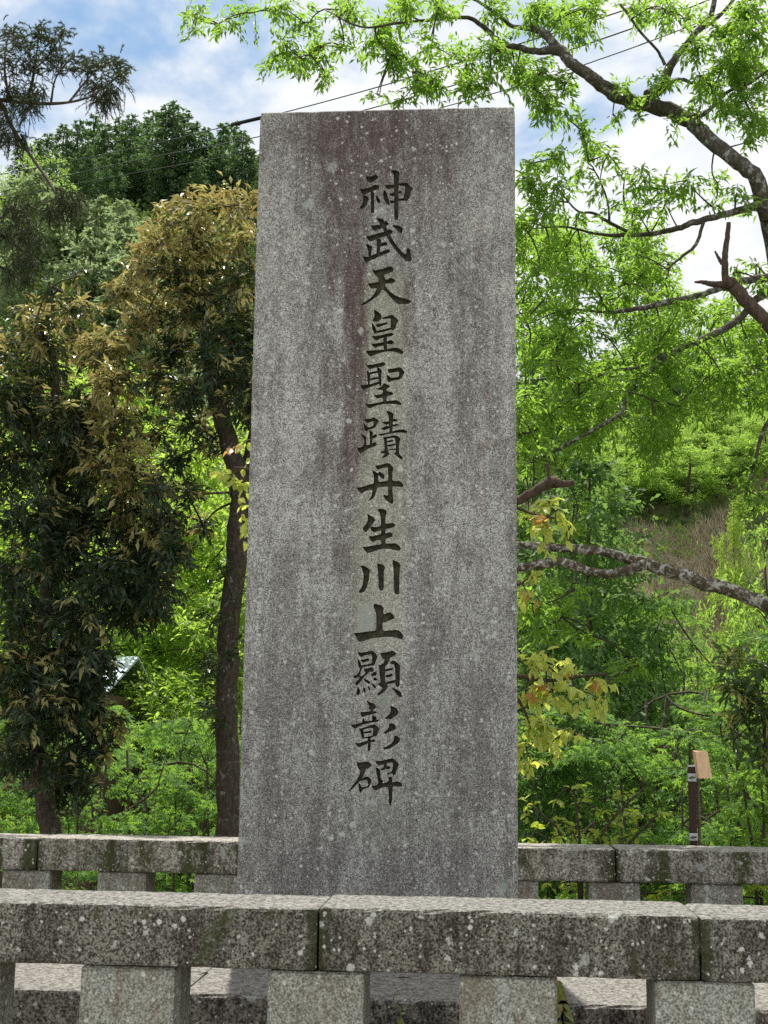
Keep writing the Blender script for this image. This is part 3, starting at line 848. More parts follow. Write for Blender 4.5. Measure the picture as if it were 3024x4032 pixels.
# moss in the plinth joint and the small plants at the fence foot
tmpl = {}
tmpl['lance'] = (np.array([(0, 0, 0), (-.5, .42, .10), (.5, .42, .10), (0, .48, 0), (0, 1, -.10)]), np.array([(0, 3, 1), (1, 3, 4), (0, 2, 3), (3, 2, 4)]))
tmpl['oval'] = (np.array([(0, 0, 0), (-.42, .22, .05), (-.5, .52, .08), (-.28, .82, .03), (0, 1, -.08), (.28, .82, .03), (.5, .52, .08), (.42, .22, .05), (0, .45, -.02)]),
                np.array([(8, 0, 7), (8, 7, 6), (8, 6, 5), (8, 5, 4), (8, 4, 3), (8, 3, 2), (8, 2, 1), (8, 1, 0)]))
tmpl['kite'] = (np.array([(0, 0, 0), (-.5, .45, .08), (.5, .45, .08), (0, 1, -.06)]), np.array([(0, 3, 1), (0, 2, 3)]))
_mp = [(0, 0, 0)]
for an, le in ((-100, .5), (-52, .85), (0, 1.0), (52, .85), (100, .5)):
    for da, lf in ((-17, .45), (0, 1.0), (17, .45)):
        _mp.append((math.sin(R(an + da)) * le * lf, math.cos(R(an + da)) * le * lf, -.10 * lf))
tmpl['palm'] = (np.array(_mp), np.array([t for k in range(5) for t in ((0, 2 + 3 * k, 1 + 3 * k), (0, 3 + 3 * k, 2 + 3 * k))]))
tmpl['needle'] = (np.array([(-.5, 0, 0), (.5, 0, 0), (0, 1, 0)]), np.array([(0, 1, 2)]))
_sy = [(0, 0, 0)]
tmpl['spray'] = (np.array([(0, 0, 0), (-.35, .30, .05), (-.12, .42, 0), (-.40, .72, -.02), (0, 1, -.12), (.40, .72, -.02), (.12, .42, 0), (.35, .30, .05)]),
                 np.array([(0, 2, 1), (0, 6, 2), (0, 7, 6), (2, 4, 3), (2, 6, 4), (6, 5, 4)]))


def norm(v):
    return v / (np.linalg.norm(v, axis=-1, keepdims=True) + 1e-9)


def leaves_mesh(name, P, D, N, L, Wd, shape, mat, flush=None, base=(0, 0, 0)):
    tv, tf = tmpl[shape]
    P = np.asarray(P) - np.asarray(base)
    D = norm(D)
    S = norm(np.cross(D, N))
    N = np.cross(S, D)
    L = np.broadcast_to(np.asarray(L, float), (len(P),))[:, None, None]
    Wd = np.broadcast_to(np.asarray(Wd, float), (len(P),))[:, None, None]
    V = P[:, None, :] + S[:, None, :] * tv[None, :, 0:1] * Wd + D[:, None, :] * tv[None, :, 1:2] * L + N[:, None, :] * tv[None, :, 2:3] * L
    k = len(tv)
    Fc = tf[None] + (np.arange(len(P)) * k)[:, None, None]
    at = {'rnd': np.repeat(rng.random(len(P)), k)}
    if flush is not None:
        at['flush'] = np.repeat(flush, k)
    return mesh_np(name, V.reshape(-1, 3), Fc.reshape(-1), 3, mat, at)


_leafmesh = {}


def leaf_proto(shape, mat, fl):
    key = (shape, mat.name, fl)
    if key not in _leafmesh:
        tv, tf = tmpl[shape]
        _leafmesh[key] = mesh_np('leaf', tv, tf.reshape(-1), 3, mat, {'rnd': np.zeros(len(tv)), 'flush': np.full(len(tv), fl)})
    return _leafmesh[key]


def single_leaves(parent, P, D, N, L, Wd, shape, mat, flush=None):
    bl_ = np.array(parent.location)
    D = norm(D)
    S = norm(np.cross(D, N))
    N = np.cross(S, D)
    for i in range(len(P)):
        fl = 0.0 if flush is None else round(float(flush[i]) * 2) / 2
        me = leaf_proto(shape, mat, fl)
        o = bpy.data.objects.new('leaf', me)
        COL.objects.link(o)
        o.parent = parent
        Mx = Matrix(((S[i][0], D[i][0], N[i][0]), (S[i][1], D[i][1], N[i][1]), (S[i][2], D[i][2], N[i][2])))
        o.rotation_euler = Mx.to_euler()
        o.location = [float(q) for q in P[i] - bl_]
        o.scale = (float(Wd[i]), float(L[i]), float(L[i]))


def pick_largest(P, L, n=300):
    """leaves that show largest inside the frame"""
    pr = project(P)
    vis = (pr[:, 0] > -10) & (pr[:, 0] < 1670) & (pr[:, 1] > -10) & (pr[:, 1] < 2220)
    size = np.where(vis, L / pr[:, 2], 0)
    k = np.argsort(-size)[:n]
    m_ = np.zeros(len(P), bool)
    m_[k] = size[k] > 0
    return m_


def clump_twigs(clumps, dens, twig_len, per, leaf_len, droop, spread=1.0, upbias=0.15, flat=1.0):
    """clumps: rows x,y,z,r,(flush). returns leaf arrays and twig lines"""
    C = np.asarray(clumps, float)
    P, D, N, FL, TW = [], [], [], [], []
    for row in C:
        c_, r_ = row[:3], row[3]
        fl = row[4] if len(row) > 4 else 0
        n = max(2, int(dens * (r_ / 0.15) ** 2 * rng.uniform(.75, 1.25)))
        d = norm(rng.normal(size=(n, 3)))
        rad = r_ * rng.random((n, 1)) ** 0.45
        e = c_ + d * rad * np.array([1, 1, flat]) * spread
        dirn = norm(d * 0.8 + rng.normal(size=(n, 3)) * 0.55 + np.array([0, 0, upbias]))
        tl_ = twig_len * rng.uniform(.6, 1.3, (n, 1))
        st = e - dirn * tl_ * 0.5
        en = e + dirn * tl_ * 0.5 + np.array([0, 0, -1.0]) * tl_ * 0.25 * droop
        TW.append((c_, st, en))
        t = np.linspace(0.15, 1.0, per)[None, :, None]
        mid = (st + en) / 2 + np.array([0, 0, 0.08]) * tl_
        pts = (1 - t) ** 2 * st[:, None] + 2 * t * (1 - t) * mid[:, None] + t ** 2 * en[:, None]
        pts = pts + rng.normal(0, leaf_len * 0.10, pts.shape)
        side = norm(np.cross(dirn, norm(rng.normal(size=(n, 3)) * .4 + np.array([0, 0, 1.0]))))
        sg = np.where(np.arange(per) % 2 == 0, 1.0, -1.0)[None, :, None]
        ld = side[:, None] * sg * 0.9 + dirn[:, None] * (0.45 + 0.5 * t) + rng.normal(0, .35, pts.shape) + np.array([0, 0, -1.0]) * droop
        nn = rng.normal(0, .45, pts.shape) + np.array([0, 0, 1.0])
        P.append(pts.reshape(-1, 3))
        D.append(ld.reshape(-1, 3))
        N.append(nn.reshape(-1, 3))
        tipf = np.broadcast_to(0.55 + 0.45 * t[..., 0], pts.shape[:2])
        FL.append(((rng.random((n, 1)) < fl) * tipf).reshape(-1))
    return np.concatenate(P), norm(np.concatenate(D)), norm(np.concatenate(N)), np.concatenate(FL), TW


def twig_tubes(mb, TW, skel, r0=0.010, r1=0.0025, every=1):
    """branchlets: each clump hangs on the nearest limb point or on a clump already joined, then fans into twigs"""
    node = [np.asarray(p) for p in skel]
    nn = len(node)
    cen = np.array([t[0] for t in TW])
    d0 = np.array([((skel - c_) ** 2).sum(1).min() for c_ in cen])
    A = np.vstack([np.array(node), np.zeros((len(TW), 3))])
    cnt = nn
    for i in np.argsort(d0):
        c_, st, en = TW[i]
        dd = ((A[:cnt] - c_) ** 2).sum(1)
        a_ = A[np.argmin(dd)].copy()
        A[cnt] = c_
        cnt += 1
        g_ = np.linalg.norm(a_ - c_)
        if g_ > 0.04:
            mid = (a_ + c_) / 2 + rng.normal(0, .12, 3) * g_ + np.array([0, 0, .10 * g_])
            t = np.linspace(0, 1, 6)[:, None]
            ln = (1 - t) ** 2 * a_ + 2 * t * (1 - t) * mid + t * t * c_
            mb.tube(ln, np.linspace(r0, r0 * .5, 6), 4, False)
        for k in range(0, len(st), every):
            mb.tube(np.array([c_ * .55 + st[k] * .45, st[k], en[k]]), [r0 * .4, r1 * 1.3, r1 * .6], 3, False)


def px_path(pts, Y, jit=0.0, dY=None):
    """photo polyline with radii (u, v, r[, Y]) -> points, radii"""
    P_, Rr = [], []
    for i, q in enumerate(pts):
        yy = q[3] if len(q) > 3 else Y
        P_.append(pix(q[0], q[1], yy))
        Rr.append(px2m(q[2], yy))
    P_ = catmull(np.array(P_), 5)
    Rr = np.interp(np.linspace(0, 1, len(P_)), np.linspace(0, 1, len(Rr)), Rr)
    if jit:
        P_ = P_ + rng.normal(0, jit, P_.shape) * Rr[:, None] * 2
    return P_, Rr


def grow(t, name, mat, P, D, N, FL, leaf_len, leaf_w, shape, singles=300, lv=0.25):
    L = leaf_len * rng.uniform(1 - lv, 1 + lv, len(P))
    Wd = L * leaf_w * rng.uniform(.85, 1.15, len(P))
    sel = pick_largest(P, L, singles) if singles else np.zeros(len(P), bool)
    if singles:
        single_leaves(t, P[sel], D[sel], N[sel], L[sel], Wd[sel], shape, mat, FL[sel])
    k = ~sel
    o = obj(name, leaves_mesh(name, P[k], D[k], N[k], L[k], Wd[k], shape, mat, FL[k], np.array(t.location)), t)
    if singles:
        o['kind'] = 'stuff'
    return o


def pclumps(lst, Y, spread=0.5, layers=2, extra=None):
    out = []
    for q in lst:
        for k in range(layers):
            yy = Y + rng.uniform(-spread, spread)
            p = pix(q[0] + rng.normal(0, q[2] * .18), q[1] + rng.normal(0, q[2] * .18), yy)
            out.append([*p, px2m(q[2], yy) * rng.uniform(.8, 1.1), q[3] if len(q) > 3 else 0.0])
    return out


# ------------------------------------------------------------------ left evergreen trees
def left_trees():
    Y1 = 11.4
    b1 = pix(108, 1800, Y1)
    b1[2] = ground_z(b1[0], b1[1])
    t = thing('evergreen_tree', b1, 'dense dark glossy evergreen with bronze young leaves, foliage hanging down to the mossy fence', 'tree')
    path = [(112, 1830, 24), (100, 1740, 22), (82, 1650, 20), (80, 1500, 18), (100, 1300, 15), (110, 1100, 12), (120, 900, 9), (115, 720, 5), (112, 620, 3)]
    P_, Rr = px_path(path, Y1, 0.06)
    P_ = np.vstack([b1 - np.array([0, 0, .1]), P_])
    Rr = np.concatenate([[Rr[0] * 1.25], Rr])
    MB().tube(P_, Rr, 12).build('trunk', B_DARK, t, True, b1)
    L1 = [(60, 690, 50, .55), (150, 680, 45, .6), (20, 770, 60, .4), (110, 780, 70, .35), (215, 740, 50, .8), (250, 820, 45, .85), (40, 880, 70, .22), (150, 890, 75, .25), (250, 910, 50, .8), (285, 1000, 45, .75),
          (20, 1000, 70, .1), (130, 1000, 80, .12), (220, 1010, 55, .45), (70, 1110, 75, .08), (180, 1110, 80, .12), (270, 1100, 55, .4), (330, 1130, 40, .45), (30, 1220, 70, .08), (130, 1220, 80, .06),
          (230, 1210, 70, .12), (310, 1210, 60, .2), (360, 1220, 40, .25), (60, 1330, 75, .1), (170, 1320, 75, .08), (270, 1300, 60, .08), (330, 1320, 32, .1), (40, 1430, 70, .22), (130, 1430, 75, .25), (210, 1410, 45, .15), (185, 1450, 42, .1), (205, 1490, 38, .1), (170, 1480, 40, .1), (225, 1440, 22, .1),
          (70, 1530, 75, .1), (160, 1530, 65, .08), (40, 1620, 60, .08), (130, 1630, 65, .05), (200, 1600, 40, .25), (250, 1570, 35, .5), (120, 1710, 48, .05), (180, 1690, 35, .1), (110, 620, 22, .1), (165, 600, 18, .3)]
    L1 += [(330, 1060, 42, .4), (360, 1150, 42, .2), (375, 1200, 34, .15), (300, 1260, 50, .08), (345, 1280, 42, .08), (200, 780, 45, .7), (180, 960, 60, .3), (290, 1150, 50, .2)]
    cl = pclumps(L1, Y1, 0.75, 2)
    Pp, Dd, Nn, FL, TW = clump_twigs(cl, 15.0, 0.19, 9, 0.105, 0.45)
    mb = MB()
    twig_tubes(mb, TW, P_, 0.012, 0.003, 3)
    tag(mb.build('branches', B_DARK, t, True, b1), kind='stuff')
    grow(t, 'crown', M_EVER, Pp, Dd, Nn, FL, 0.100, 0.35, 'lance')

    Y2 = 12.0
    b2 = pix(494, 1830, Y2)
    b2[2] = ground_z(b2[0], b2[1])
    t = thing('evergreen_tree', b2, 'evergreen with a bare lichen-dotted trunk beside the slab and golden young leaves on top', 'tree')
    path = [(494, 1850, 27), (492, 1700, 26), (490, 1500, 24), (498, 1330, 23), (512, 1180, 23), (518, 1080, 23), (503, 985, 21), (478, 900, 20), (455, 810, 17), (440, 720, 14), (432, 620, 11), (428, 520, 7), (425, 450, 3)]
    P_, Rr = px_path(path, Y2, 0.05)
    P_ = np.vstack([b2 - np.array([0, 0, .1]), P_])
    Rr = np.concatenate([[Rr[0] * 1.2], Rr])
    tk = MB().tube(P_, Rr, 14)
    q, qr = px_path([(518, 1080, 18), (545, 960, 15), (560, 850, 12), (560, 700, 9), (540, 560, 5)], Y2 + .15, 0.05)
    tk.tube(q, qr, 10)
    tk.build('trunk', B_DARK, t, True, b2)
    sk = np.vstack([P_[8:], q])
    L2 = [(390, 440, 32, .95), (440, 455, 42, .95), (505, 440, 40, .95), (345, 470, 28, .95), (350, 520, 45, .9), (430, 530, 55, .85), (520, 520, 45, .9), (310, 580, 45, .92), (390, 600, 60, .65), (470, 600, 60, .6), (540, 600, 45, .6),
          (270, 620, 32, .95), (330, 670, 55, .8), (420, 680, 60, .3), (510, 690, 60, .25), (560, 740, 50, .2), (290, 700, 35, .85), (380, 750, 55, .25), (460, 770, 55, .12), (530, 800, 50, .12), (340, 800, 35, .4), (400, 840, 45, .15), (500, 860, 45, .1), (550, 880, 40, .1),
          (410, 920, 40, .15), (450, 970, 35, .2), (380, 1000, 30, .35), (340, 940, 28, .6), (400, 1070, 30, .4), (440, 1130, 25, .3), (360, 1100, 25, .55), (470, 1330, 18, 0), (480, 1230, 18, .1), (462, 1440, 22, 0), (455, 1520, 22, 0), (470, 1560, 16, 0), (500, 1410, 14, 0), (505, 1290, 14, 0)]
    cl = pclumps(L2, Y2, 0.7, 2) + pclumps([(430, 560, 48, .7), (440, 640, 50, .5), (455, 720, 50, .3), (465, 800, 46, .15), (490, 860, 40, .1), (400, 690, 45, .5), (510, 740, 45, .15), (430, 860, 40, .1), (520, 620, 45, .5)], Y2 - .75, .2, 1)
    Pp, Dd, Nn, FL, TW = clump_twigs(cl, 13.0, 0.19, 9, 0.105, 0.5)
    mb = MB()
    twig_tubes(mb, TW, sk, 0.014, 0.003, 3)
    tag(mb.build('branches', B_DARK, t, True, b2), kind='stuff')
    grow(t, 'crown', M_EVER, Pp, Dd, Nn, FL, 0.098, 0.33, 'lance')


left_trees()


# ------------------------------------------------------------------ big fresh-green tree, limbs coming in from the right
def fresh_tree():
    Y = 10.2
    b0 = pix(1830, 1700, Y + .4)
    b0[2] = ground_z(b0[0], b0[1])
    t = thing('deciduous_tree', b0, 'fresh green tree whose lichen-covered limb arches over the slab from the right', 'tree')
    crotch = pix(1700, 640, Y + .2)
    tr = catmull([b0 - np.array([0, 0, .1]), b0 * .6 + crotch * .4 + np.array([.12, 0, 0]), crotch, pix(1662, 470, Y)], 6)
    mb = MB().tube(tr, np.linspace(.2, .078, len(tr)), 12)
    mb.build('trunk', B_LICH, t, True, b0)
    limbs = [
        [(1662, 470, 23), (1625, 379, 20), (1571, 332, 19), (1520, 291, 20), (1486, 257, 20), (1415, 230, 20), (1354, 217, 18), (1307, 190, 17), (1266, 159, 15), (1232, 135, 14), (1209, 108, 15), (1165, 112, 10), (1117, 102, 9), (1080, 90, 8), (1045, 60, 7), (1010, 38, 6), (940, 42, 5), (860, 50, 4), (780, 58, 3), (700, 20, 2)],
        [(1209, 108, 12), (1175, 71, 11), (1141, 61, 8), (1107, 56, 6), (1060, 20, 5), (1010, -10, 4)],
        [(1398, 206, 15), (1429, 190, 13), (1442, 152, 12), (1469, 112, 10), (1503, 71, 9), (1534, 37, 8), (1546, -10, 7)],
        [(1503, 71, 7), (1540, 45, 6), (1568, 20, 5), (1590, -10, 4)],
        [(1430, 185, 7), (1470, 172, 6), (1503, 179, 4), (1550, 150, 3), (1600, 130, 2)],
        [(1340, 10, 3), (1351, 24, 4), (1385, 71, 4), (1419, 108, 4), (1436, 140, 5)],
        [(1490, 262, 8), (1530, 240, 6), (1570, 200, 5), (1620, 180, 4), (1662, 150, 3)],
        [(1650, 440, 12), (1639, 444, 11), (1588, 457, 10), (1537, 471, 9), (1497, 481, 9), (1463, 494, 8), (1402, 505, 7), (1341, 508, 6), (1287, 505, 4), (1220, 490, 3), (1150, 494, 2)],
        [(1355, 500, 5), (1317, 481, 5), (1280, 460, 4), (1246, 455, 3), (1200, 400, 2)],
        [(1316, 478, 4), (1313, 440, 3), (1300, 400, 3), (1280, 360, 2)],
        [(1520, 478, 5), (1503, 528, 5), (1476, 552, 4), (1450, 575, 3), (1440, 600, 2)],
        [(1690, 600, 12), (1659, 599, 11), (1605, 609, 10), (1547, 626, 9), (1503, 640, 9), (1442, 653, 9), (1375, 667, 7), (1313, 674, 5), (1220, 670, 3), (1140, 700, 2)],
        [(1690, 615, 12), (1659, 630, 11), (1625, 653, 10), (1615, 668, 10), (1598, 688, 10), (1554, 716, 10), (1503, 739, 9), (1463, 756, 9), (1419, 787, 8), (1381, 824, 7), (1354, 861, 6), (1341, 892, 5), (1300, 919, 5), (1232, 956, 5), (1182, 983, 4), (1131, 1007, 3)],
        [(1463, 756, 6), (1420, 770, 5), (1380, 793, 4), (1330, 800, 3), (1250, 830, 2)],
        [(1700, 740, 9), (1640, 790, 8), (1590, 820, 6), (1530, 815, 5), (1480, 860, 4), (1440, 880, 3)],
        [(1700, 850, 8), (1650, 930, 6), (1630, 1000, 4), (1610, 1070, 3)],
    ]
    sk = []
    mb = MB()
    for l in limbs:
        p, r = px_path([(q[0], q[1], q[2] * (.9 if q[2] > 10 else .8), Y + 0.25 * math.sin(q[0] * .013 + q[1] * .007)) for q in l], Y, 0.05)
        mb.tube(p, r, 10 if r[0] > .03 else 7)
        sk.append(p)
    sk.append(tr)
    sk = np.vstack(sk)
    mb.build('limbs', B_LICH, t, True, b0)
    # sprays
    L = [(430, 25, 30), (480, 45, 33), (540, 25, 30), (415, 62, 20), (600, 15, 28), (635, 135, 30), (610, 95, 28), (690, 100, 32), (665, 50, 30), (750, 20, 38), (740, 105, 26), (810, 70, 42), (880, 20, 38),
         (860, 115, 38), (895, 155, 32), (930, 80, 42), (960, 25, 38), (940, 185, 30), (1000, 120, 42), (1010, 185, 32), (1060, 110, 45), (1055, 180, 36), (1060, 30, 46), (1120, 140, 44), (1130, 185, 32), (1150, 30, 46), (820, 205, 20), (870, 215, 18),
         (1215, 40, 44), (1180, 160, 38), (1215, 190, 40), (1180, 10, 38), (1270, 15, 36), (1260, 60, 30), (1180, 230, 28), (700, 160, 18), (590, 130, 18),
         (1490, 40, 36), (1560, 70, 52), (1620, 40, 55), (1630, 120, 55), (1585, 130, 46), (1500, 110, 32), (1430, 175, 26), (1400, 30, 28), (1440, 20, 32), (1370, 20, 24), (1540, 190, 44), (1610, 200, 50), (1640, 260, 36), (1570, 225, 28), (1620, 305, 20), (1505, 240, 20), (1455, 262, 18),
         (1250, 285, 36), (1210, 245, 30), (1290, 310, 24), (1170, 205, 28), (1345, 185, 18), (1330, 250, 16), (1380, 240, 14),
         (1150, 345, 30), (1200, 335, 34), (1265, 345, 28), (1320, 335, 18), (1145, 405, 38), (1205, 405, 38), (1290, 400, 26), (1345, 375, 24), (1390, 395, 32), (1440, 405, 32), (1495, 395, 32), (1545, 395, 24), (1590, 415, 24), (1385, 450, 36), (1440, 450, 28), (1335, 440, 24), (1175, 460, 42), (1245, 470, 28), (1130, 480, 28), (1610, 455, 18), (1540, 445, 18),
         (1630, 570, 22), (1645, 610, 26), (1590, 590, 14), (1605, 1050, 22), (1640, 1075, 26), (1650, 990, 24), (1625, 1105, 18),
         (1200, 1290, 34), (1150, 1310, 40), (1245, 1275, 24), (1265, 1365, 24), (1215, 1340, 28), (1340, 1445, 26), (1375, 1440, 22), (1160, 1360, 24), (1300, 1500, 18), (1140, 1120, 24), (1240, 1090, 20), (1230, 1150, 16), (1205, 1010, 26)]
    L += [(u_ + rng.uniform(-14, 14), v_ + rng.uniform(-10, 18), r_ * .8) for (u_, v_, r_) in L if rng.random() < .45 and not (1300 < u_ < 1640 and 230 < v_ < 480)]
    cl = pclumps(L, Y, 0.35, 2)
    poly = np.array([(1115, 500), (1400, 505), (1450, 560), (1440, 620), (1500, 650), (1580, 655), (1665, 720), (1665, 880), (1600, 850), (1500, 890), (1455, 930), (1400, 1010), (1335, 910), (1245, 960), (1200, 1000), (1115, 1000)], float)
    n = 0
    while n < 260:
        u, v = rng.uniform(1100, 1670), rng.uniform(490, 1010)
        if inpoly(np.array([u]), np.array([v]), poly)[0]:
            yy = rng.uniform(9.6, 13.0)
            p = pix(u, v, yy)
            cl.append([*p, px2m(rng.uniform(26, 44), yy), 0])
            n += 1
    Pp, Dd, Nn, FL, TW = clump_twigs(cl, 12.0, 0.20, 12, 0.07, 0.6, upbias=0.0)
    mb = MB()
    twig_tubes(mb, TW, sk, 0.008, 0.002, 3)
    tag(mb.build('branchlets', B_TWIG, t, True, b0), kind='stuff')
    grow(t, 'crown', M_ZELK, Pp, Dd, Nn, FL, 0.070, 0.31, 'lance')


fresh_tree()


def broken_tree():
    """reddish snag and the mossy bough: a dying tree out of frame to the right"""
    Y = 9.7
    b0 = pix(1900, 1750, Y)
    b0[2] = ground_z(b0[0], b0[1])
    t = thing('dead_tree', b0, 'dying tree with a snapped reddish limb and a long mossy bough reaching behind the slab', 'tree')
    tr = catmull([b0 - np.array([0, 0, .1]), pix(1850, 1500, Y), pix(1800, 1330, Y), pix(1770, 1100, Y), pix(1745, 900, Y), pix(1720, 780, Y)], 5)
    MB().tube(tr, np.linspace(.17, .07, len(tr)), 12).build('trunk', B_MOSS, t, True, b0)
    p, r = px_path([(1790, 1360, 18), (1720, 1330, 17), (1659, 1308, 16), (1605, 1284, 15), (1503, 1254, 15), (1436, 1230, 14), (1395, 1217, 13), (1334, 1200, 10), (1266, 1186, 10), (1199, 1183, 9), (1114, 1176, 8), (1050, 1165, 7), (980, 1150, 5)], Y, .07)
    mb = MB().tube(p, r, 12)
    p, r = px_path([(1400, 1216, 12), (1368, 1227, 11), (1334, 1237, 10), (1300, 1240, 10), (1260, 1230, 10), (1216, 1215, 10), (1165, 1220, 10), (1117, 1227, 9), (1050, 1240, 7)], Y - .05, .07)
    mb.tube(p, r, 10)
    mb.build('bough', B_MOSS, t, True, b0)
    p, r = px_path([(1735, 830, 20), (1690, 740, 17), (1659, 700, 15), (1625, 664, 15), (1598, 633, 15), (1578, 613, 14), (1560, 608, 9)], Y, .05)
    mb = MB().tube(p, r, 10)
    for l in ([(1580, 616, 9), (1560, 614, 8), (1540, 614, 7), (1520, 610, 5), (1500, 609, 2)], [(1568, 612, 8), (1566, 590, 8), (1566, 555, 7), (1570, 520, 6), (1574, 481, 5)], [(1567, 575, 5), (1555, 562, 4), (1544, 542, 2)]):
        p, r = px_path(l, Y, .05)
        mb.tube(p, r, 8)
    mb.build('snapped_limb', B_RED, t, True, b0)


broken_tree()


# ------------------------------------------------------------------ young yellow-leaved tree right behind the slab
def yellow_tree():
    Y = 8.05
    b0 = pix(830, 1850, Y)
    b0[2] = PL_Z - 0.002 if b0[1] < PL_Y + 2.4 else 0.0
    t = thing('young_tree', b0, 'young tree behind the slab with rounded yellow-green leaves showing at both edges', 'tree')
    tr = catmull([b0, pix(825, 1500, Y), pix(835, 1200, Y), pix(820, 950, Y)], 5)
    MB().tube(tr, np.linspace(.05, .03, len(tr)), 9).build('trunk', B_RED, t, True, b0)
    mb = MB()
    sk = []
    for l in ([(835, 1200, 13), (950, 1160, 11), (1060, 1110, 11), (1114, 1085, 10), (1155, 1061, 10), (1180, 1046, 12), (1192, 1041, 14), (1215, 1046, 8), (1239, 1044, 6)], [(1188, 1040, 5), (1184, 1015, 4), (1182, 1000, 4)],
              [(825, 1420, 8), (950, 1440, 6), (1080, 1455, 5), (1180, 1470, 4), (1250, 1462, 3), (1310, 1455, 2)], [(1080, 1455, 4), (1130, 1530, 3), (1160, 1600, 2)], [(1080, 1455, 3), (1110, 1400, 2), (1150, 1440, 2)],
              [(825, 1100, 8), (700, 1060, 6), (600, 1040, 4), (540, 1015, 3), (505, 1010, 2)], [(700, 1060, 4), (600, 985, 3), (540, 950, 2)], [(600, 1040, 3), (550, 1075, 2), (525, 1090, 2)],
              [(1100, 1090, 4), (1150, 1110, 3), (1200, 1120, 2)], [(1040, 1200, 4), (1110, 1260, 3), (1140, 1250, 2)]):
        p, r = px_path(l, Y, .06)
        mb.tube(p, r, 8)
        sk.append(p)
    mb.build('branches', B_RED, t, True, b0)
    sk = np.vstack(sk)
    L = [(530, 955, 22, 0.05), (500, 1015, 18, 0.14), (520, 1045, 24, 0.05), (535, 1095, 22, 0.00), (540, 1135, 16, 0), (545, 990, 14, 0),
         (1165, 1090, 26, 0.11), (1200, 1100, 22, 0.05), (1150, 1120, 24, 0.16), (1190, 1140, 24, 0.07), (1215, 1125, 16, 0), (1170, 1175, 20, 0.02), (1140, 1240, 16, 0.27), (1135, 1280, 12, 0.27),
         (1140, 1420, 30, 0.02), (1180, 1440, 32, 0.05), (1230, 1440, 30, 0.07), (1280, 1450, 30, 0.18), (1310, 1480, 20, 0.16), (1140, 1480, 36, 0.02), (1190, 1500, 36, 0.02), (1240, 1500, 32, 0.05), (1290, 1510, 24, 0.07),
         (1135, 1550, 34, 0.02), (1180, 1560, 32, 0.02), (1230, 1570, 26, 0.05), (1140, 1610, 28, 0.02), (1185, 1610, 20, 0.14), (1150, 1645, 16, 0.05)]
    cl = pclumps(L, Y, 0.14, 1)
    Pp, Dd, Nn, FL, TW = clump_twigs(cl, 22.0, 0.11, 5, 0.06, 1.1, upbias=0.1)
    # single out which of these leaves are old green or young amber
    mb = MB()
    twig_tubes(mb, TW, sk, 0.005, 0.0016, 1)
    tag(mb.build('twigs', B_TWIG, t, True, b0), kind='stuff')
    grow(t, 'crown', M_YELL, Pp, Dd, Nn, FL, 0.066, 0.55, 'oval', 300)


yellow_tree()


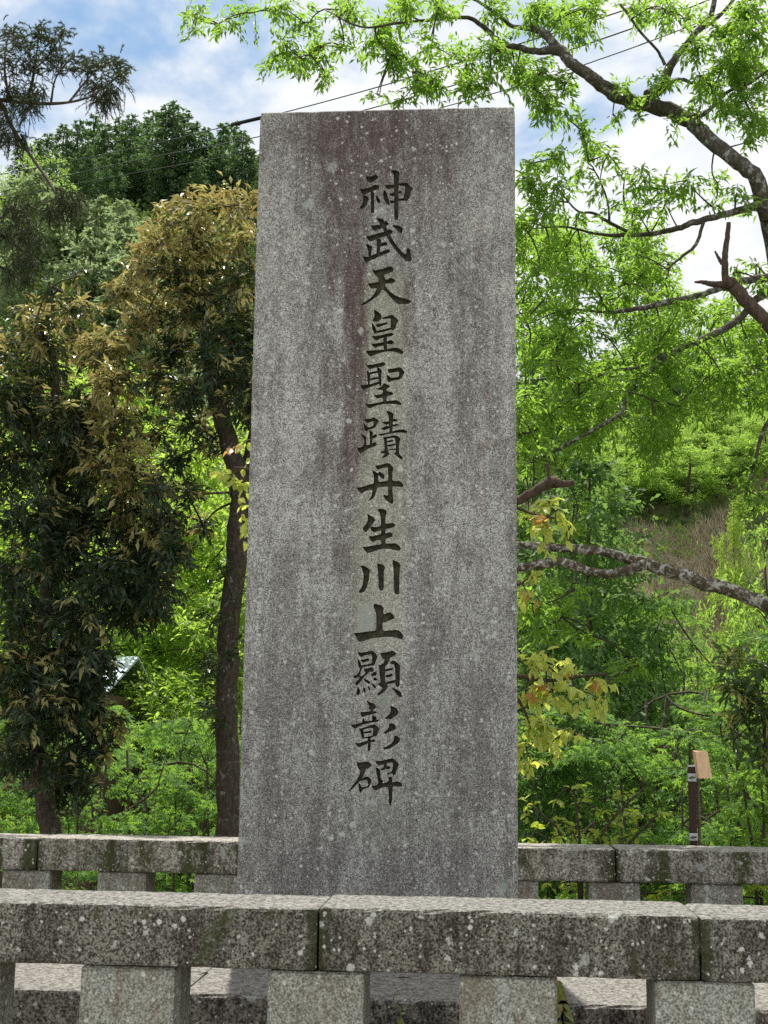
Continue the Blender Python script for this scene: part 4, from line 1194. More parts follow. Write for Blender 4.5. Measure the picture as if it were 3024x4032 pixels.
# ------------------------------------------------------------------ top-left cedar branches
def cedar():
    Y = 8.9
    b0 = pix(-160, 1780, Y)
    b0[2] = 0
    t = thing('cedar_tree', b0, 'cedar with drooping tufts of dark needles hanging into the upper left', 'tree')
    tr = catmull([b0 - np.array([0, 0, .1]), pix(-150, 1200, Y), pix(-135, 600, Y), pix(-125, 100, Y), pix(-120, -300, Y)], 5)
    MB().tube(tr, np.linspace(.17, .10, len(tr)), 12).build('trunk', B_DARK, t, True, b0)
    lines = [[(-130, 150, 8), (-60, 190, 7), (0, 222, 6), (17, 257, 5), (38, 295, 5), (69, 340, 4), (101, 385, 4), (122, 420, 3), (137, 443, 3)],
             [(-40, 200, 6), (0, 215, 5), (60, 222, 4), (110, 224, 4), (155, 220, 3), (192, 210, 3)], [(60, 205, 4), (68, 185, 4), (74, 150, 3), (80, 110, 2), (84, 70, 2)], [(20, 215, 4), (10, 150, 3), (15, 90, 2), (25, 60, 2)],
             [(150, 220, 3), (190, 170, 2), (225, 140, 2), (250, 130, 2)], [(192, 210, 3), (230, 185, 2), (262, 160, 2), (280, 150, 1)], [(74, 150, 2), (105, 120, 2), (130, 80, 1), (140, 60, 1)], [(110, 224, 3), (120, 170, 2), (150, 130, 2), (170, 120, 1)],
             [(-120, 500, 7), (-50, 480, 5), (0, 505, 4), (20, 520, 3), (45, 540, 3), (70, 560, 2)], [(-50, 480, 4), (0, 470, 3), (40, 440, 2), (60, 430, 2)], [(-50, 560, 4), (10, 580, 3), (35, 600, 2), (60, 605, 2), (75, 585, 1)]]
    mb = MB()
    tw = []
    for l in lines:
        p, r = px_path([(a_, b_, c_, Y + .25 * math.sin(a_ * .03)) for a_, b_, c_ in l], Y)
        mb.tube(p, r, 7)
    mb.build('branches', B_DARK, t, True, b0)
    # tufts: many whip-like shoots, each clothed with short needles
    TU = [(20, 75, 30, 1), (50, 100, 34, 1), (85, 70, 28, 1), (110, 100, 34, 1), (135, 75, 22, 1), (20, 140, 40, 1), (70, 140, 36, 1), (120, 140, 38, 1), (160, 140, 26, 1), (25, 195, 40, 0), (75, 195, 30, 0), (190, 150, 28, 1), (225, 140, 30, 1), (255, 145, 26, 1), (265, 165, 18, 1), (205, 185, 36, 0), (240, 190, 34, 0),
          (10, 250, 32, 0), (60, 225, 36, 0), (225, 215, 30, 0), (15, 300, 26, 0), (40, 300, 26, 0), (130, 445, 30, 0), (155, 445, 32, 0), (135, 420, 26, 0), (110, 455, 26, 0), (170, 430, 24, 0), (30, 455, 34, 0), (60, 445, 28, 0), (15, 500, 34, 0), (55, 500, 32, 0), (80, 520, 26, 0), (40, 560, 28, 0), (70, 570, 22, 0), (20, 590, 26, 0), (60, 605, 18, 0)]
    st, dr, ln = [], [], []
    for u, v, r_, up in TU:
        for k in range(2):
            yy = Y + rng.uniform(-.3, .3)
            c_ = pix(u, v, yy)
            rm = px2m(r_, yy)
            n = int(26 * (r_ / 28))
            d = norm(rng.normal(size=(n, 3)) * np.array([1, 1, .7]) + np.array([0, 0, .75 if up else -.55]))
            st.append(c_ + rng.normal(0, rm * .42, (n, 3)))
            dr.append(d)
            ln.append(np.full(n, rm * 1.0) * rng.uniform(.6, 1.2, n))
    st, dr, ln = np.concatenate(st), np.concatenate(dr), np.concatenate(ln)
    per = 26
    tt = np.linspace(0, 1, per)[None, :, None]
    dn = np.array([0, 0, -1.0])
    pts = st[:, None] + dr[:, None] * tt * ln[:, None, None] + dn * (tt ** 2) * ln[:, None, None] * .45
    tang = norm(dr[:, None] + dn * tt * .9)
    nd = norm(tang * 1.0 + norm(rng.normal(size=pts.shape)) * .75)
    mb = MB()
    for k in range(len(st)):
        mb.tube(pts[k, ::5], np.linspace(.0035, .0015, len(pts[k, ::5])), 3, False)
    tag(mb.build('shoots', B_TWIG, t, True, b0), kind='stuff')
    P_ = pts.reshape(-1, 3)
    obj('needles', leaves_mesh('needles', P_, nd.reshape(-1, 3), rng.normal(size=P_.shape), 0.026 * rng.uniform(.7, 1.3, len(P_)), 0.0046, 'needle', M_CEDAR, None, b0), t)


cedar()


# ------------------------------------------------------------------ generic trees behind
def copy_tree(src, loc, rz, sc, label=None):
    r_ = src.copy()
    COL.objects.link(r_)
    r_.location = [float(q) for q in loc]
    r_.rotation_euler = (0, 0, rz)
    r_.scale = (sc, sc, sc * random.uniform(.92, 1.08)) if np.isscalar(sc) else sc
    if label:
        r_['label'] = label
    for ch in src.children:
        c_ = ch.copy()
        COL.objects.link(c_)
        c_.parent = r_
    return r_


def make_broad(name, h, rad, mat, bmat, leaf, lw, shape, label, cat, group, dens=7.0, flat=0.75, low=0.15, nclump=60, twig=0.35, per=9, droop=.3, layered=False):
    t = thing(name, (0, 0, 0), label, cat, group)
    mb = MB()
    sk = []
    stems = 1 if not layered else 3
    for s_ in range(stems):
        a_ = rng.uniform(0, 6.28)
        off = np.array([math.cos(a_), math.sin(a_), 0]) * (rad * .25 if layered else .08)
        pth = catmull([(0, 0, -.3), off * .5 + np.array([0, 0, h * .3]), off + rng.normal(0, .1, 3) + np.array([0, 0, h * .6]), off * 1.3 + np.array([0, 0, h * .92])], 5)
        mb.tube(pth, np.linspace(h * (.009 if layered else .016), h * .003, len(pth)), 8)
        sk.append(pth[3:])
    mb.build('trunk', bmat, t, True)
    sk = np.vstack(sk)
    cl = []
    for k in range(nclump):
        if layered:
            zf = rng.uniform(low, 1.0)
            rr = rad * (0.35 + 0.65 * math.sin(math.pi * min(1, (1 - zf) * .8 + .22))) * math.sqrt(rng.random())
            a_ = rng.uniform(0, 6.28)
            cl.append([rr * math.cos(a_), rr * math.sin(a_), h * zf, rng.uniform(.35, .7), 0])
        else:
            d = norm(rng.normal(size=3))
            q = rng.random() ** .4
            cz = h * (low + 1) / 2
            cl.append([d[0] * rad * q, d[1] * rad * q, cz + d[2] * h * (1 - low) / 2 * q, rng.uniform(.3, .62) * rad / 2.2, 0])
    Pp, Dd, Nn, FL, TW = clump_twigs(cl, dens * .22, twig, per, leaf, droop, flat=0.16 if layered else flat, upbias=.1)
    if layered:                                      # leaves lie in flat tiers that droop at the rim
        P2, D2, N2 = [], [], []
        for row in cl:
            rr, n = row[3] * 1.15, int(210 * (row[3] / .55) ** 2)
            a_ = rng.uniform(0, 6.283, n)
            q = np.sqrt(rng.random(n)) * rr * (1 + .25 * np.sin(a_ * 3 + row[0] * 5))
            el = rng.uniform(.75, 1.3)
            pz = rng.normal(0, .022, n) - .22 * q ** 2 / rr + .05 * np.sin(q * 9 + a_ * 2)
            P2.append(np.stack([row[0] + np.cos(a_) * q * el, row[1] + np.sin(a_) * q / el, row[2] + pz], 1))
            D2.append(np.stack([np.cos(a_), np.sin(a_), np.full(n, -.25)], 1) + rng.normal(0, .55, (n, 3)) * np.array([1, 1, .4]))
            N2.append(rng.normal(0, .22, (n, 3)) + np.array([0, 0, 1.0]))
        Pp, Dd, Nn = np.concatenate(P2), norm(np.concatenate(D2)), norm(np.concatenate(N2))
        FL = np.zeros(len(Pp))
    mb = MB()
    twig_tubes(mb, TW, sk, 0.016, 0.004, 6)
    tag(mb.build('branches', bmat, t, True), kind='stuff')
    grow(t, 'crown', mat, Pp, Dd, Nn, FL, leaf, lw, shape, 0)
    return t


def make_conifer(name, h, rad, mat, size, label, group, bare=0.12, nb=70, per=34, droop=.35, jag=.3, cone=False):
    t = thing(name, (0, 0, 0), label, 'tree', group)
    z = np.linspace(-.4, h * .97, 8)
    pth = np.stack([rng.normal(0, .02, 8) * h * .1, rng.normal(0, .02, 8) * h * .1, z], 1)
    MB().tube(pth, np.linspace(h * .014, h * .002, 8), 7).build('trunk', B_DARK, t, True)
    P_, D_, N_ = [], [], []
    for k in range(nb):
        zf = bare + (1 - bare) * (k / nb) ** .85
        zf = min(.995, zf + rng.uniform(-.02, .02))
        prof = (((1 - zf) / (1 - bare)) ** .72 if cone else min(1.0, (1 - zf) / .55) ** .75) * min(1, .6 + (zf - bare) * 3)
        L = rad * prof * rng.uniform(1 - jag, 1 + jag) + .12
        a_ = k * 2.399 + rng.uniform(-.4, .4)
        d = np.array([math.cos(a_), math.sin(a_), 0])
        n = max(6, int(per * (L / rad + .25)))
        tt = rng.random(n) ** .65
        pos = np.array([0, 0, h * zf]) + d * (tt * L)[:, None] + np.array([0, 0, 1]) * ((.25 * tt - droop * tt ** 2) * L)[:, None]
        pos = pos + rng.normal(0, .16, (n, 3)) * np.array([1, 1, .7]) * L * .8
        P_.append(pos)
        D_.append(d * .8 + rng.normal(0, .5, (n, 3)) + np.array([0, 0, -.25]))
        N_.append(rng.normal(0, .5, (n, 3)) + np.array([0, 0, 1.0]))
    P_, D_, N_ = np.concatenate(P_), np.concatenate(D_), np.concatenate(N_)
    L = size * rng.uniform(.6, 1.3, len(P_))
    obj('crown', leaves_mesh('crown', P_, D_, N_, L, L * .55, 'spray', mat), t)
    return t


def at_ground(u, v_unused, r_):
    """ground point on the photo column u at distance r_"""
    d = ray(u, 1560)
    d = d / np.hypot(d[0], d[1])
    p = EYE + d * r_
    return np.array([p[0], p[1], float(ground_z(p[0], p[1]))])


def top_z(u, v, r_):
    d = ray(u, v)
    d = d / np.hypot(d[0], d[1])
    return 1.6 + d[2] * r_


def place(protos, rows, labels=None):
    """rows: u (photo column of the tree), v (photo row of its top), distance, label"""
    for i, row in enumerate(rows):
        u, v, r_ = row[:3]
        src, h0 = protos[i % len(protos)]
        p = at_ground(u, v, r_)
        h = top_z(u, v, r_) - p[2]
        k = max(.25, h / h0)
        wid = k * (row[4] if len(row) > 4 else 1.0)
        copy_tree(src, p, rng.uniform(0, 6.28), (wid, wid, k), row[3] if len(row) > 3 else None)


def drop(protos):
    for t, h in protos:
        for ch in list(t.children):
            bpy.data.objects.remove(ch)
        bpy.data.objects.remove(t)


# maples on the bank below the far fence
G = 'maples on the bank behind the fence'
mp = [(make_broad('maple_tree', 6.0, 2.3, M_MAPLE, B_DARK, .105, .85, 'palm', 'layered green maple on the bank behind the mossy fence', 'tree', G, dens=9, nclump=44, twig=.4, per=8, droop=.12, layered=True, low=.14), 6.0) for _ in range(3)]
LM = 'dark green layered maple on the bank left of the slab, behind the evergreens'
RM = 'dark green layered maple on the bank right of the slab, around the signpost'
place(mp, [(340, 1520, 15.5, LM, .7), (440, 1450, 17.5, LM, .6), (240, 1600, 16, LM, .6), (500, 1560, 15.5, LM, .6), (40, 1570, 17, LM, .7), (400, 1640, 14.2, LM, .6), (150, 1560, 20, LM, .7),
           (1330, 1400, 16.5, RM, .75), (1470, 1480, 15.8, RM, .75), (1240, 1600, 15.2, RM, .6), (1400, 1600, 14.3, RM, .6), (1560, 1500, 17, RM, .7), (1330, 1310, 20, RM, .6), (1620, 1560, 15.5, RM, .6), (1180, 1420, 19, RM, .7), (1490, 1370, 21, RM, .7), (1330, 1690, 13.6, RM, .5)])
drop(mp)
# brighter broadleaved trees farther down the valley
G = 'bright green trees in the valley'
brt = [(make_broad('broadleaf_tree', 8.0, 2.6, M_BRIGHT, B_TWIG, .12, .42, 'lance', 'sunlit yellow-green tree in the valley', 'tree', G, dens=9, nclump=70, twig=.45, per=9, droop=.5, low=.12), 8.0) for _ in range(2)]
GL = 'sunlit yellow-green tree in the valley, glimpsed between the two evergreens'
GR = 'sunlit yellow-green bush tree at the foot of the dry grass bank'
place(brt, [(330, 960, 34, GL), (440, 1200, 31, GL), (10, 950, 31, GL), (150, 1000, 33, GL), (500, 1100, 35, GL), (380, 850, 40, GL), (230, 820, 42, GL), (60, 760, 44, GL), (1600, 1075, 42, GR, .4)])
drop(brt)
br2 = [(make_broad('broadleaf_tree', 8.0, 2.6, M_BROAD, B_TWIG, .12, .42, 'lance', 'light green tree on the slope', 'tree', G, dens=9, nclump=70, twig=.45, per=9, droop=.45, low=.1), 8.0) for _ in range(2)]
GR2 = 'light green airy tree right of the slab, below the dry grass bank'
AB = 'light green rounded tree above the dry grass bank'
BL = 'bright broadleaf crown among the pale conifers of the left slope'
place(br2, [(1665, 1120, 25, GR2, .5), (1700, 1200, 21, GR2, .5), (1645, 1260, 22, GR2, .5), (1500, 1320, 24, GR2, .42), (1400, 1370, 27, GR2, .45), (1660, 1350, 19, GR2, .5), (1570, 1340, 21, GR2, .42), (1320, 1400, 26, GR2, .5),
            *[(1310 + k * 19 + rng.uniform(-8, 8), rng.uniform(925, 1010), 47.8 + (k * 37 % 10) * .75, AB, 1.9) for k in range(20)],
            (10, 320, 85, BL), (275, 505, 70, BL, .8)])
drop(br2)
# young cypress, right of the slab
G = 'young cypresses beside the slab'
yc = [(make_conifer('cypress_tree', 9.0, 1.9, M_MIDC, .15, 'feathery mid-green young cypress', G, .02, 150, 90, .3), 9.0)]
YCL = 'feathery mid-green young cypress between the slab and the dry grass bank'
place(yc, [(1280, 940, 19, YCL, .8), (1190, 960, 21, YCL), (1310, 1150, 22, YCL, .7), (1230, 1450, 15.5, YCL, .8), (1160, 1500, 16, YCL, .8), (1380, 1290, 23, YCL, .7)])
drop(yc)
# hillside conifers
G = 'dark conifers of the wooded hills'
cp = [(make_conifer('cypress_tree', 14.0, 2.3, M_CYP, .34, 'tall dark cypress on the ridge', G, b_, 66, 56, .35, .35, True), 14.0) for b_ in (.30, .40, .24, .46)]
RIDGE = 'tall dark cypress on the ridge of the left hill, bare trunk against the sky'
rows = []
for u, v in ((-30, 300), (0, 290), (30, 275), (60, 260), (100, 250), (135, 240), (165, 255), (195, 248), (225, 240), (250, 262), (275, 228), (300, 222), (325, 214), (348, 232), (372, 255), (395, 272), (418, 300), (440, 262), (462, 258), (485, 280), (505, 320), (530, 330), (548, 312), (570, 330), (600, 345), (640, 350), (680, 360)):
    rows.append((u + rng.normal(0, 3), v, 113 + rng.uniform(-5, 5), RIDGE, 1.15))
for k in range(26):
    u = rng.uniform(40, 560)
    rows.append((u, 300 + rng.uniform(0, 60) + max(0, (u - 400) * .25), 108 + rng.uniform(-4, 4), RIDGE, 1.1))
place(cp, rows)
SLOPE = 'dark cypress on the upper slope of the left hill below the ridge row'
place(cp, [(rng.uniform(180, 600), rng.uniform(470, 520), rng.uniform(84, 100), SLOPE) for k in range(18)])
FAR = 'dark conifer of the wooded hill right of the slab'
rows = []
for k in range(40):
    rows.append((rng.uniform(1090, 1720), rng.uniform(720, 900), rng.uniform(51, 80), FAR, 1.2))
for k in range(24):
    rows.append((rng.uniform(1090, 1740), rng.uniform(715, 800), rng.uniform(110, 140), FAR))
place(cp, rows)
drop(cp)
pc = [(make_conifer('cedar_tree', 11.0, 2.4, M_PALEC, .24, 'pale soft conifer', 'pale conifers on the left slope', .03, 95, 110, .3), 11.0) for _ in range(2)]
PALE = 'pale grey-green conifer on the left slope below the dark cypresses'
rows = []
for k in range(40):
    u = rng.uniform(-40, 330)
    rows.append((u, rng.uniform(420, 620) - max(0, 120 - u) * .8, rng.uniform(58, 88), PALE))
rows += [(220, 500, 62, PALE), (190, 520, 60, PALE), (250, 530, 58, PALE), (160, 470, 66, PALE), (20, 370, 70, PALE), (60, 400, 66, PALE), (110, 440, 64, PALE)]
place(pc, rows)
drop(pc)

# ------------------------------------------------------------------ undergrowth and dry grass


def scatter(name, n, rmin, rmax, umin, umax, mat, size, shape, wd, updir, keep=None, lift=.3):
    u = rng.uniform(umin, umax, n)
    r_ = np.sqrt(rng.uniform(rmin ** 2, rmax ** 2, n))
    az = np.arctan((u - 829) * K / F_PX)
    x = np.sin(az) * r_ * _c - np.cos(az) * r_ * _s
    y = np.sin(az) * r_ * _s + np.cos(az) * r_ * _c
    P_ = np.stack([x, y, ground_z(x, y)], 1)
    if keep is not None:
        P_ = P_[keep(P_)]
        r_ = np.hypot(P_[:, 0], P_[:, 1])
    sz = size * (r_ / rmin) ** .8 * rng.uniform(.6, 1.4, len(P_))
    P_ = P_ + np.array([0, 0, 1]) * (rng.random(len(P_)) ** 1.5 * lift * sz / size)[:, None]
    D_ = rng.normal(0, .6, P_.shape) + np.array([0, 0, updir])
    o = obj(name, leaves_mesh(name, P_, D_, rng.normal(size=P_.shape) + np.array([0, 0, .6]), sz, sz * wd, shape, mat, np.zeros(len(P_))))
    return o


def bank(P_):
    pr = project(P_)
    wob = 25 * np.sin(P_[:, 0] * 1.7) + 18 * np.sin(P_[:, 1] * 1.1 + P_[:, 2])
    return (pr[:, 0] > 1290 + wob * .6) & (pr[:, 0] < 1585 + wob) & (np.hypot(P_[:, 0], P_[:, 1]) < 47.5 + wob * .03) & (np.hypot(P_[:, 0], P_[:, 1]) > 36)


o = scatter('undergrowth', 45000, 11, 40, -120, 1780, M_UNDER, .15, 'kite', .5, .4, lift=.5)
tag(o, 'low leafy undergrowth covering the valley behind the mossy fence', 'undergrowth', kind='stuff')
o = scatter('hill_scrub', 130000, 34, 125, -120, 1780, M_UNDER, .17, 'kite', .6, .4, keep=lambda P_: ~bank(P_), lift=.9)
tag(o, 'green scrub between the trees of the wooded hillsides', 'scrub', kind='stuff')
o = scatter('dry_grass', 60000, 34, 58, 1290, 1600, M_GRASS, .30, 'needle', .07, 1.0, keep=bank, lift=.15)
tag(o, 'straw-coloured dry grass on the steep bank right of the slab', 'grass', kind='stuff')
o = scatter('bank_weeds', 7000, 34, 53, 1290, 1600, M_BROAD, .16, 'kite', .5, .6, keep=lambda P_: bank(P_) & (np.sin(P_[:, 0] * 2.1 + 1) + np.sin(P_[:, 2] * 2.6) > .6), lift=.5)
tag(o, 'patches of green weeds among the dry grass of the bank', 'weeds', kind='stuff')
m, nt = mat_new('bare_bank')
P = nt.n('ShaderNodeNewGeometry').outputs['Position']
c = nt.mix(nt.step(nt.noise(P, 1.1, 6, .7, .4), .4, .62), (0.26, 0.20, 0.15), (0.50, 0.45, 0.39))
b = nt.n('ShaderNodeBsdfPrincipled', {'Base Color': c, 'Roughness': 0.95})
finish(nt, b.outputs[0])
# bare earth sheet of the bank, a little above the hill
us = np.linspace(1318, 1570, 26)
rs = np.linspace(37, 48, 26)
V = []
for u in us:
    for r_ in rs:
        e = 14 * math.sin(r_ * 1.3 + u * .05)
        p = at_ground(u + e, 0, r_)
        edge = min((u - 1318) / 40, (1570 - u) / 40, (r_ - 37) / 3, (48 - r_) / 2, 1)
        V.append((p[0], p[1], p[2] + .16 * edge - .10))
ii = np.arange(25)[None, :] + np.arange(25)[:, None] * 26
o = obj('bare_bank', mesh_np('bare_bank', V, np.stack([ii, ii + 26, ii + 27, ii + 1], -1).reshape(-1), 4, m, smooth=True))
tag(o, kind='structure')
o = None


# ------------------------------------------------------------------ plants near the far fence
def shrub(name, rows, Y, mat, leaf, lw, shape, label, stems, gz=0.0, dens=8, per=6, twig=.14, droop=.4, fl=0, singles=300, spread=.25, layers=2):
    b0 = pix(stems[0][0], stems[0][1], Y)
    b0[2] = ground_z(b0[0], b0[1])
    t = thing(name, b0, label, 'tree' if 'tree' in name else 'shrub')
    mb = MB()
    sk = []
    for s_ in stems[1:]:
        p, r = px_path([(q[0], q[1], q[2]) for q in s_], Y)
        p = np.vstack([b0 - np.array([0, 0, .05]), p])
        r = np.concatenate([[r[0] * 1.3], r])
        mb.tube(p, r, 6)
        sk.append(p)
    mb.build('stems', B_TWIG, t, True, b0)
    cl = pclumps(rows, Y, spread, layers)
    Pp, Dd, Nn, FL, TW = clump_twigs(cl, dens, twig, per, leaf, droop)
    mb = MB()
    twig_tubes(mb, TW, np.vstack(sk), 0.006, 0.0018, 2)
    tag(mb.build('twigs', B_TWIG, t, True, b0), kind='stuff')
    grow(t, 'crown', mat, Pp, Dd, Nn, FL, leaf, lw, shape, singles)
    return t


shrub('lime_shrub', [(1140, 1745, 18), (1160, 1790, 20), (1200, 1770, 18), (1215, 1800, 18), (1240, 1785, 16), (1265, 1790, 18), (1300, 1760, 16), (1290, 1800, 18), (1330, 1780, 16), (1370, 1750, 14), (1350, 1800, 16), (1390, 1760, 14), (1420, 1755, 12), (1180, 1815, 18), (1250, 1820, 18), (1320, 1820, 16), (1140, 1815, 18), (1200, 1725, 12), (1235, 1705, 14), (1260, 1735, 12), (1345, 1712, 10), (1190, 1930, 24), (1230, 1915, 22), (1420, 1950, 24), (1450, 1925, 16), (1640, 1930, 24), (1200, 1960, 20)],
      9.55, M_SHRUB, .062, .55, 'oval', 'lime-green shrub with small leaves just behind the mossy fence right of the slab',
      [(1260, 2000), [(1250, 1900, 4), (1210, 1800, 3), (1150, 1740, 2)], [(1270, 1880, 4), (1300, 1800, 3), (1360, 1730, 3), (1395, 1700, 2)], [(1255, 1880, 4), (1250, 1790, 3), (1240, 1710, 2)], [(1280, 1900, 3), (1350, 1830, 3), (1420, 1760, 2)], [(1300, 1930, 3), (1450, 1930, 2), (1640, 1940, 2)]], dens=20, per=5, twig=.10, droop=.5, layers=1)
shrub('evergreen_tree', [(1600, 1420, 26, .4), (1640, 1440, 34, .15), (1585, 1480, 24, .5), (1620, 1490, 36, .1), (1650, 1530, 36, .1), (1600, 1540, 28, .15), (1635, 1580, 34, .1), (1590, 1600, 22, .2), (1650, 1640, 34, .05)],
      10.4, M_EVER2, .10, .36, 'lance', 'small glossy evergreen with pale young leaves to the right of the signpost',
      [(1690, 1950), [(1680, 1850, 9), (1665, 1700, 7), (1650, 1560, 5), (1630, 1450, 3)], [(1670, 1780, 5), (1630, 1740, 4), (1600, 1700, 3)], [(1655, 1620, 4), (1610, 1560, 3), (1590, 1490, 2)]], dens=12, per=8, twig=.18, droop=.5)


shrub('leafy_sapling', [(1600, 1690, 20), (1640, 1680, 24), (1580, 1760, 18), (1615, 1750, 26), (1650, 1760, 28), (1590, 1810, 22), (1630, 1810, 28), (1655, 1840, 24), (1575, 1840, 18)],
      9.7, M_ZELK, .085, .34, 'lance', 'bright green sapling right of the signpost, leaning over the mossy fence',
      [(1640, 1980), [(1630, 1850, 4), (1615, 1760, 3), (1605, 1690, 2)], [(1645, 1860, 4), (1650, 1760, 3), (1640, 1670, 2)]], dens=13, per=7, twig=.14, droop=.5)


# ------------------------------------------------------------------ signpost behind the fence
def signpost():
    Y = 9.35
    M_BROWN = plain('brown_post', (0.050, 0.020, 0.018), 0.45, .12, 12, .1)
    M_STEEL = plain('steel_band', (0.62, 0.64, 0.66), 0.42, .1, 20, .1, metal=0.5)
    M_WOOD = plain('bare_wood', (0.72, 0.50, 0.30), 0.7, .08, 3.0, .15, stretch=(14, 14, 1.2), c2=(0.60, 0.38, 0.21))
    M_OLD = plain('mossy_pole', (0.16, 0.15, 0.09), 0.9, .25, 18, .3, c2=(0.075, 0.08, 0.03))
    c_ = pix(1497, 1820, Y)
    x0, x1 = float(pix(1489.5, 1750, Y)[0]), float(pix(1505, 1750, Y)[0])
    zt = float(pix(1497, 1653, Y)[2])
    b0 = np.array([(x0 + x1) / 2, Y + .03, 0.0])
    t = thing('signpost', b0, 'brown post with steel bands carrying a blank pale wooden board on a mossy pole', 'signpost')
    wd = x1 - x0
    MB().box((x0, Y, -.1), (x1, Y + wd, zt - .012), .004).build('post', M_BROWN, t, base=b0)
    MB().box((x0 - .002, Y - .002, zt - .0115), (x1 + .002, Y + wd + .002, zt), .002).build('post_cap', M_STEEL, t, base=b0)
    for va, vb in ((1671, 1687), (1800, 1815)):
        za, zb = float(pix(1497, vb + 1, Y)[2]), float(pix(1497, va, Y)[2])
        bd = MB().box((x0 - .003, Y - .003, za), (x1 + .003, Y + wd + .003, zb), .001).build('steel_band', M_STEEL, t, base=b0)
        zc = (za + zb) / 2
        MB().tube([(x1 - .028, Y - .004, zc), (x1 - .028, Y - .022, zc)], .009, 6).tube([(x1 - .046, Y - .012, zc - .004), (x1 - .006, Y - .012, zc + .002)], .006, 6).build('bolt', M_OLD, bd, base=b0)
    px0, px1 = float(pix(1507.5, 1750, Y)[0]), float(pix(1515, 1750, Y)[0])
    pr = (px1 - px0) / 2
    MB().tube([((px0 + px1) / 2 + .006, Y + .05, -.1), ((px0 + px1) / 2 + .003, Y + .05, .9), ((px0 + px1) / 2, Y + .05, float(pix(1510, 1690, Y)[2]))], pr, 10, True, .06).build('pole', M_OLD, t, base=b0)
    # board: leaning plank, thick, roof-like back piece
    A, B, C_, D_ = (pix(u, v, Y) for u, v in ((1502, 1624), (1529, 1625), (1535, 1680), (1507, 1681)))
    f = np.array([A, B, C_, D_])
    f[:2, 1] -= .00
    f[2:, 1] -= .07
    bk = f + np.array([-.012, .05, .010])
    mb = MB()
    mb.v = [tuple(p) for p in f] + [tuple(p) for p in bk]
    mb.f = [[3, 2, 1, 0], [4, 5, 6, 7], [0, 1, 5, 4], [1, 2, 6, 5], [2, 3, 7, 6], [3, 0, 4, 7]]
    mb.build('board', M_WOOD, t, base=b0)


signpost()


# ------------------------------------------------------------------ shed roof glimpsed on the left, cables
def shed():
    rr = 27.0
    M_ROOF = plain('pale_metal_roof', (0.62, 0.72, 0.82), 0.35, .06, 2.0, .05, metal=.2)
    M_WALL = plain('brown_boarding', (0.10, 0.065, 0.045), 0.8, .2, 6, .3, stretch=(5, 5, .5))
    c_ = pix(150, 1460, 26.0)
    gz = float(ground_z(c_[0], c_[1]))
    b0 = np.array([c_[0], 27.5, gz])
    t = thing('shed', b0, 'shed with a pale blue metal roof glimpsed under the dark evergreen', 'shed')
    ze = float(pix(258, 1497, 26.0)[2])
    zr = float(pix(258, 1418, 28.4)[2])
    x1 = float(pix(228, 1495, 26.0)[0])
    x0 = x1 - 2.2
    MB().box((x0 + .06, 26.15, gz - .3), (x1 - .06, 30.2, ze - .03)).build('wall', M_WALL, t, base=b0)
    mb = MB()
    mb.v = [(x0, 26, ze), (x1, 26, ze), (x1, 28.4, zr), (x0, 28.4, zr), (x0, 30.4, ze), (x1, 30.4, ze)]
    lo = [(p[0], p[1], p[2] - .06) for p in mb.v]
    mb.v += lo
    mb.f = [[0, 1, 2, 3], [3, 2, 5, 4], [7, 6, 9, 8], [8, 9, 10, 11], [0, 6, 7, 1], [4, 5, 11, 10], [0, 3, 9, 6], [3, 4, 10, 9], [1, 7, 8, 2], [2, 8, 11, 5]]
    rf = mb.build('roof', M_ROOF, t, base=b0)
    for k in range(9):
        x = x0 + .08 + k * (x1 - x0 - .16) / 8
        MB().box((x - .015, 26.0, 0), (x + .015, 26.02, .01)).v
        q = MB().tube([(x, 26.0, ze + .012), (x, 28.4, zr + .012)], .014, 5).build('roof_rib', M_ROOF, rf, True, b0)
    MB().box((x0 - .02, 25.93, ze - .14), (x1 + .02, 25.985, ze + .012)).build('gutter', M_WALL, t, base=b0)


shed()


def cables():
    mc = plain('cable_rubber', (0.045, 0.047, 0.05), 0.5, .1, 5, .05)
    G = 'overhead cables'
    for pts, rad, lab in (
            ([(-200, 415, 46), (80, 362, 42), (300, 318, 38), (500, 270, 34), (640, 236, 31), (830, 184, 28), (1040, 120, 25), (1330, 28, 22), (1600, -70, 20)], .014, 'topmost overhead cable, passing just above the slab, with a thick splice sleeve'),
            ([(-200, 470, 46), (60, 400, 42), (300, 345, 38), (555, 296, 33.5), (850, 221, 28), (1160, 130, 24), (1300, 84, 22.5), (1480, 20, 21), (1600, -30, 20)], .014, 'middle overhead cable, between the spliced one and the lowest one'),
            ([(-200, 480, 46), (30, 425, 42), (300, 372, 38), (555, 326, 33.5), (800, 274, 29), (970, 228, 26), (1130, 183, 24), (1330, 116, 22), (1500, 52, 21), (1640, -10, 20)], .011, 'lowest of the overhead cables crossing behind the slab top')):
        P_ = catmull([pix(*q) for q in pts], 6)
        b0 = P_.mean(0)
        o = MB().tube(P_, rad, 6).build('overhead_cable', mc, None, True, None)
        tag(o, lab, 'cable', G)
        if 'splice' in lab:
            s_, e_ = pix(500, 269.5, 34), pix(575, 252, 32.4)
            MB().tube(np.array([s_, s_ * .97 + e_ * .03, e_]), [.03, .052, .05], 8).build('splice_sleeve', mc, o, True)
    P_ = catmull([pix(900, 850, 21), pix(1112, 824, 20), pix(1314, 804, 19), pix(1402, 793, 18.5), pix(1659, 757, 17), pix(1900, 720, 15.5)], 6)
    o = MB().tube(P_, .011, 6).build('overhead_cable', mc, None, True, None)
    tag(o, 'single dark cable running low through the fresh green leaves right of the slab', 'cable', G)


cables()


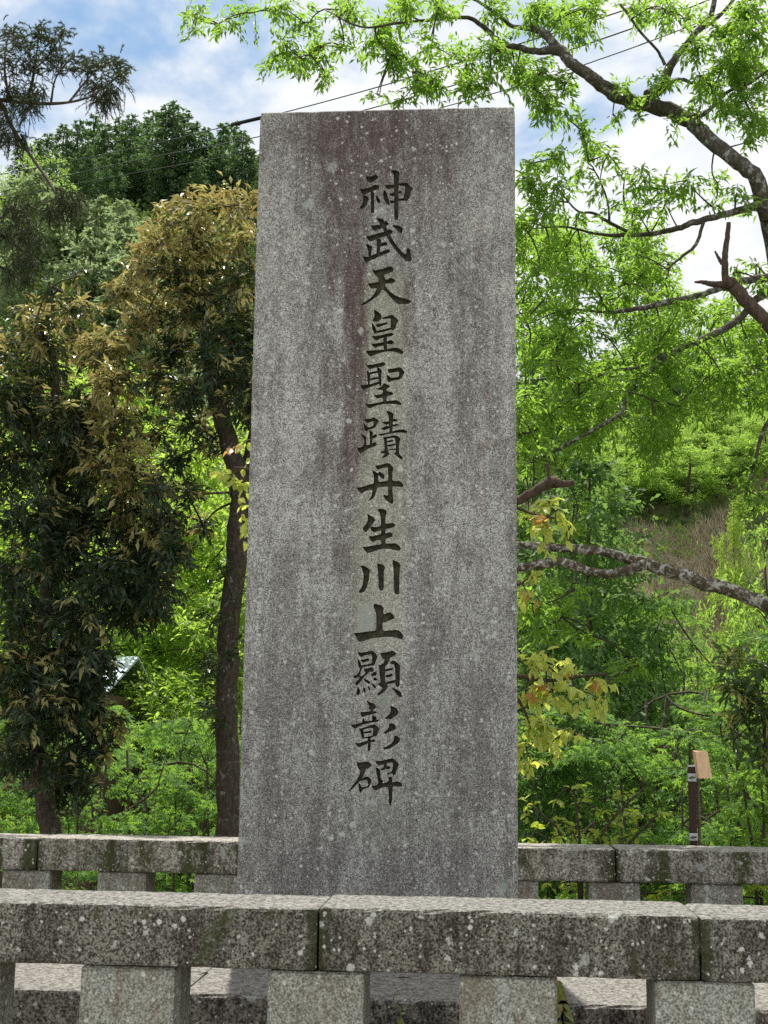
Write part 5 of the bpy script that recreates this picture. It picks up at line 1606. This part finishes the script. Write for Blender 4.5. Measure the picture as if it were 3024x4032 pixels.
# ------------------------------------------------------------------ small plants in front of the plinth
def seedlings():
    m_l = leafmat('seedling_leaf', (0.17, 0.22, 0.05), (0.26, 0.30, 0.09), ((0.28, 0.14, 0.08), (0.3, 0.16, 0.1), (.6, .35, .2), (.6, .35, .2)), trans=.4, tcol=(.45, .55, .1))
    Y = PL_Y - .06
    top = pix(1216, 2168, Y)
    b0 = np.array([top[0], Y, 0.0])
    t = thing('seedling', b0, 'seedling with drooping pale leaves at the plinth joint beside a fence post', 'plant')
    stem = catmull([b0, b0 * .5 + top * .5 + np.array([.015, 0, 0]), top], 4)
    MB().tube(stem, np.linspace(.004, .002, len(stem)), 6).build('stem', B_TWIG, t, True, b0)
    Pn, Dn, Nn, Ln, Fn = [], [], [], [], []
    for z_, n, L, dz in ((0, 5, .045, -.9), (-.03, 4, .062, -.55), (-.065, 4, .065, -.5), (-.11, 4, .07, -.4), (-.17, 4, .07, -.4), (-.25, 4, .07, -.3)):
        for k in range(n):
            a_ = k * 6.28 / n + z_ * 40 + .4
            Pn.append(top + np.array([math.cos(a_) * .006, math.sin(a_) * .006, z_]))
            Dn.append((math.cos(a_), math.sin(a_) * .8 - .15, dz))
            Nn.append((math.cos(a_) * .6, math.sin(a_) * .6 - .4, .8))
            Ln.append(L)
            Fn.append(.5 if z_ == 0 and k % 2 else 0)
    Ln = np.array(Ln)
    single_leaves(t, np.array(Pn), np.array(Dn), np.array(Nn), Ln, Ln * .42, 'lance', m_l, np.array(Fn))
    a_ = [pix(*q) for q in ((858, 2225, Y), (862, 2190, Y), (852, 2160, Y), (848, 2175, Y))]
    tp = pix(856, 2150, Y)
    b0 = np.array([float(pix(866, 2212, Y)[0]), Y, 0.0])
    t = thing('seedling', b0, 'thin curling tendril with tiny leaves in front of the plinth', 'plant')
    pth = catmull([b0, pix(866, 2205, Y), pix(858, 2180, Y), pix(850, 2163, Y), pix(853, 2148, Y), pix(859, 2150, Y)], 5)
    MB().tube(pth, .0022, 5).build('stem', m_l, t, True, b0)
    P_ = pix(866, 2200, Y - .005)
    single_leaves(t, np.array([P_, P_ + np.array([0, 0, -.03])]), np.array([(.1, -.3, -1.), (-.4, -.3, -.8)]), np.array([(0, -1., .3), (0, -1., .3)]), np.array([.036, .034]), np.array([.024, .022]), 'oval', m_l, np.zeros(2))
    # moss strip in the joint
    mm = plain('joint_moss', (0.16, 0.16, 0.02), .95, .3, 60, .6, c2=(0.05, 0.05, 0.008))
    n = 60
    V, Fq = [], []
    yy = np.linspace(PL_Y + .004, PL_Y + .45, n)
    for i, y_ in enumerate(yy):
        w_ = .020 + .008 * math.sin(i * .9) + rng.uniform(-.003, .003)
        h_ = PL_Z + .010 + rng.uniform(-.003, .004)
        V += [(jm - w_, y_, PL_Z - .004), (jm - w_ * .4, y_, h_), (jm + w_ * .5, y_, h_), (jm + w_, y_, PL_Z - .004)]
    for i in range(n - 1):
        for k in range(3):
            Fq += [i * 4 + k, i * 4 + k + 1, (i + 1) * 4 + k + 1, (i + 1) * 4 + k]
    V = np.array(V) - np.array(pl.location)
    obj('joint_moss', mesh_np('joint_moss', V, Fq, 4, mm, smooth=True), pl)


seedlings()
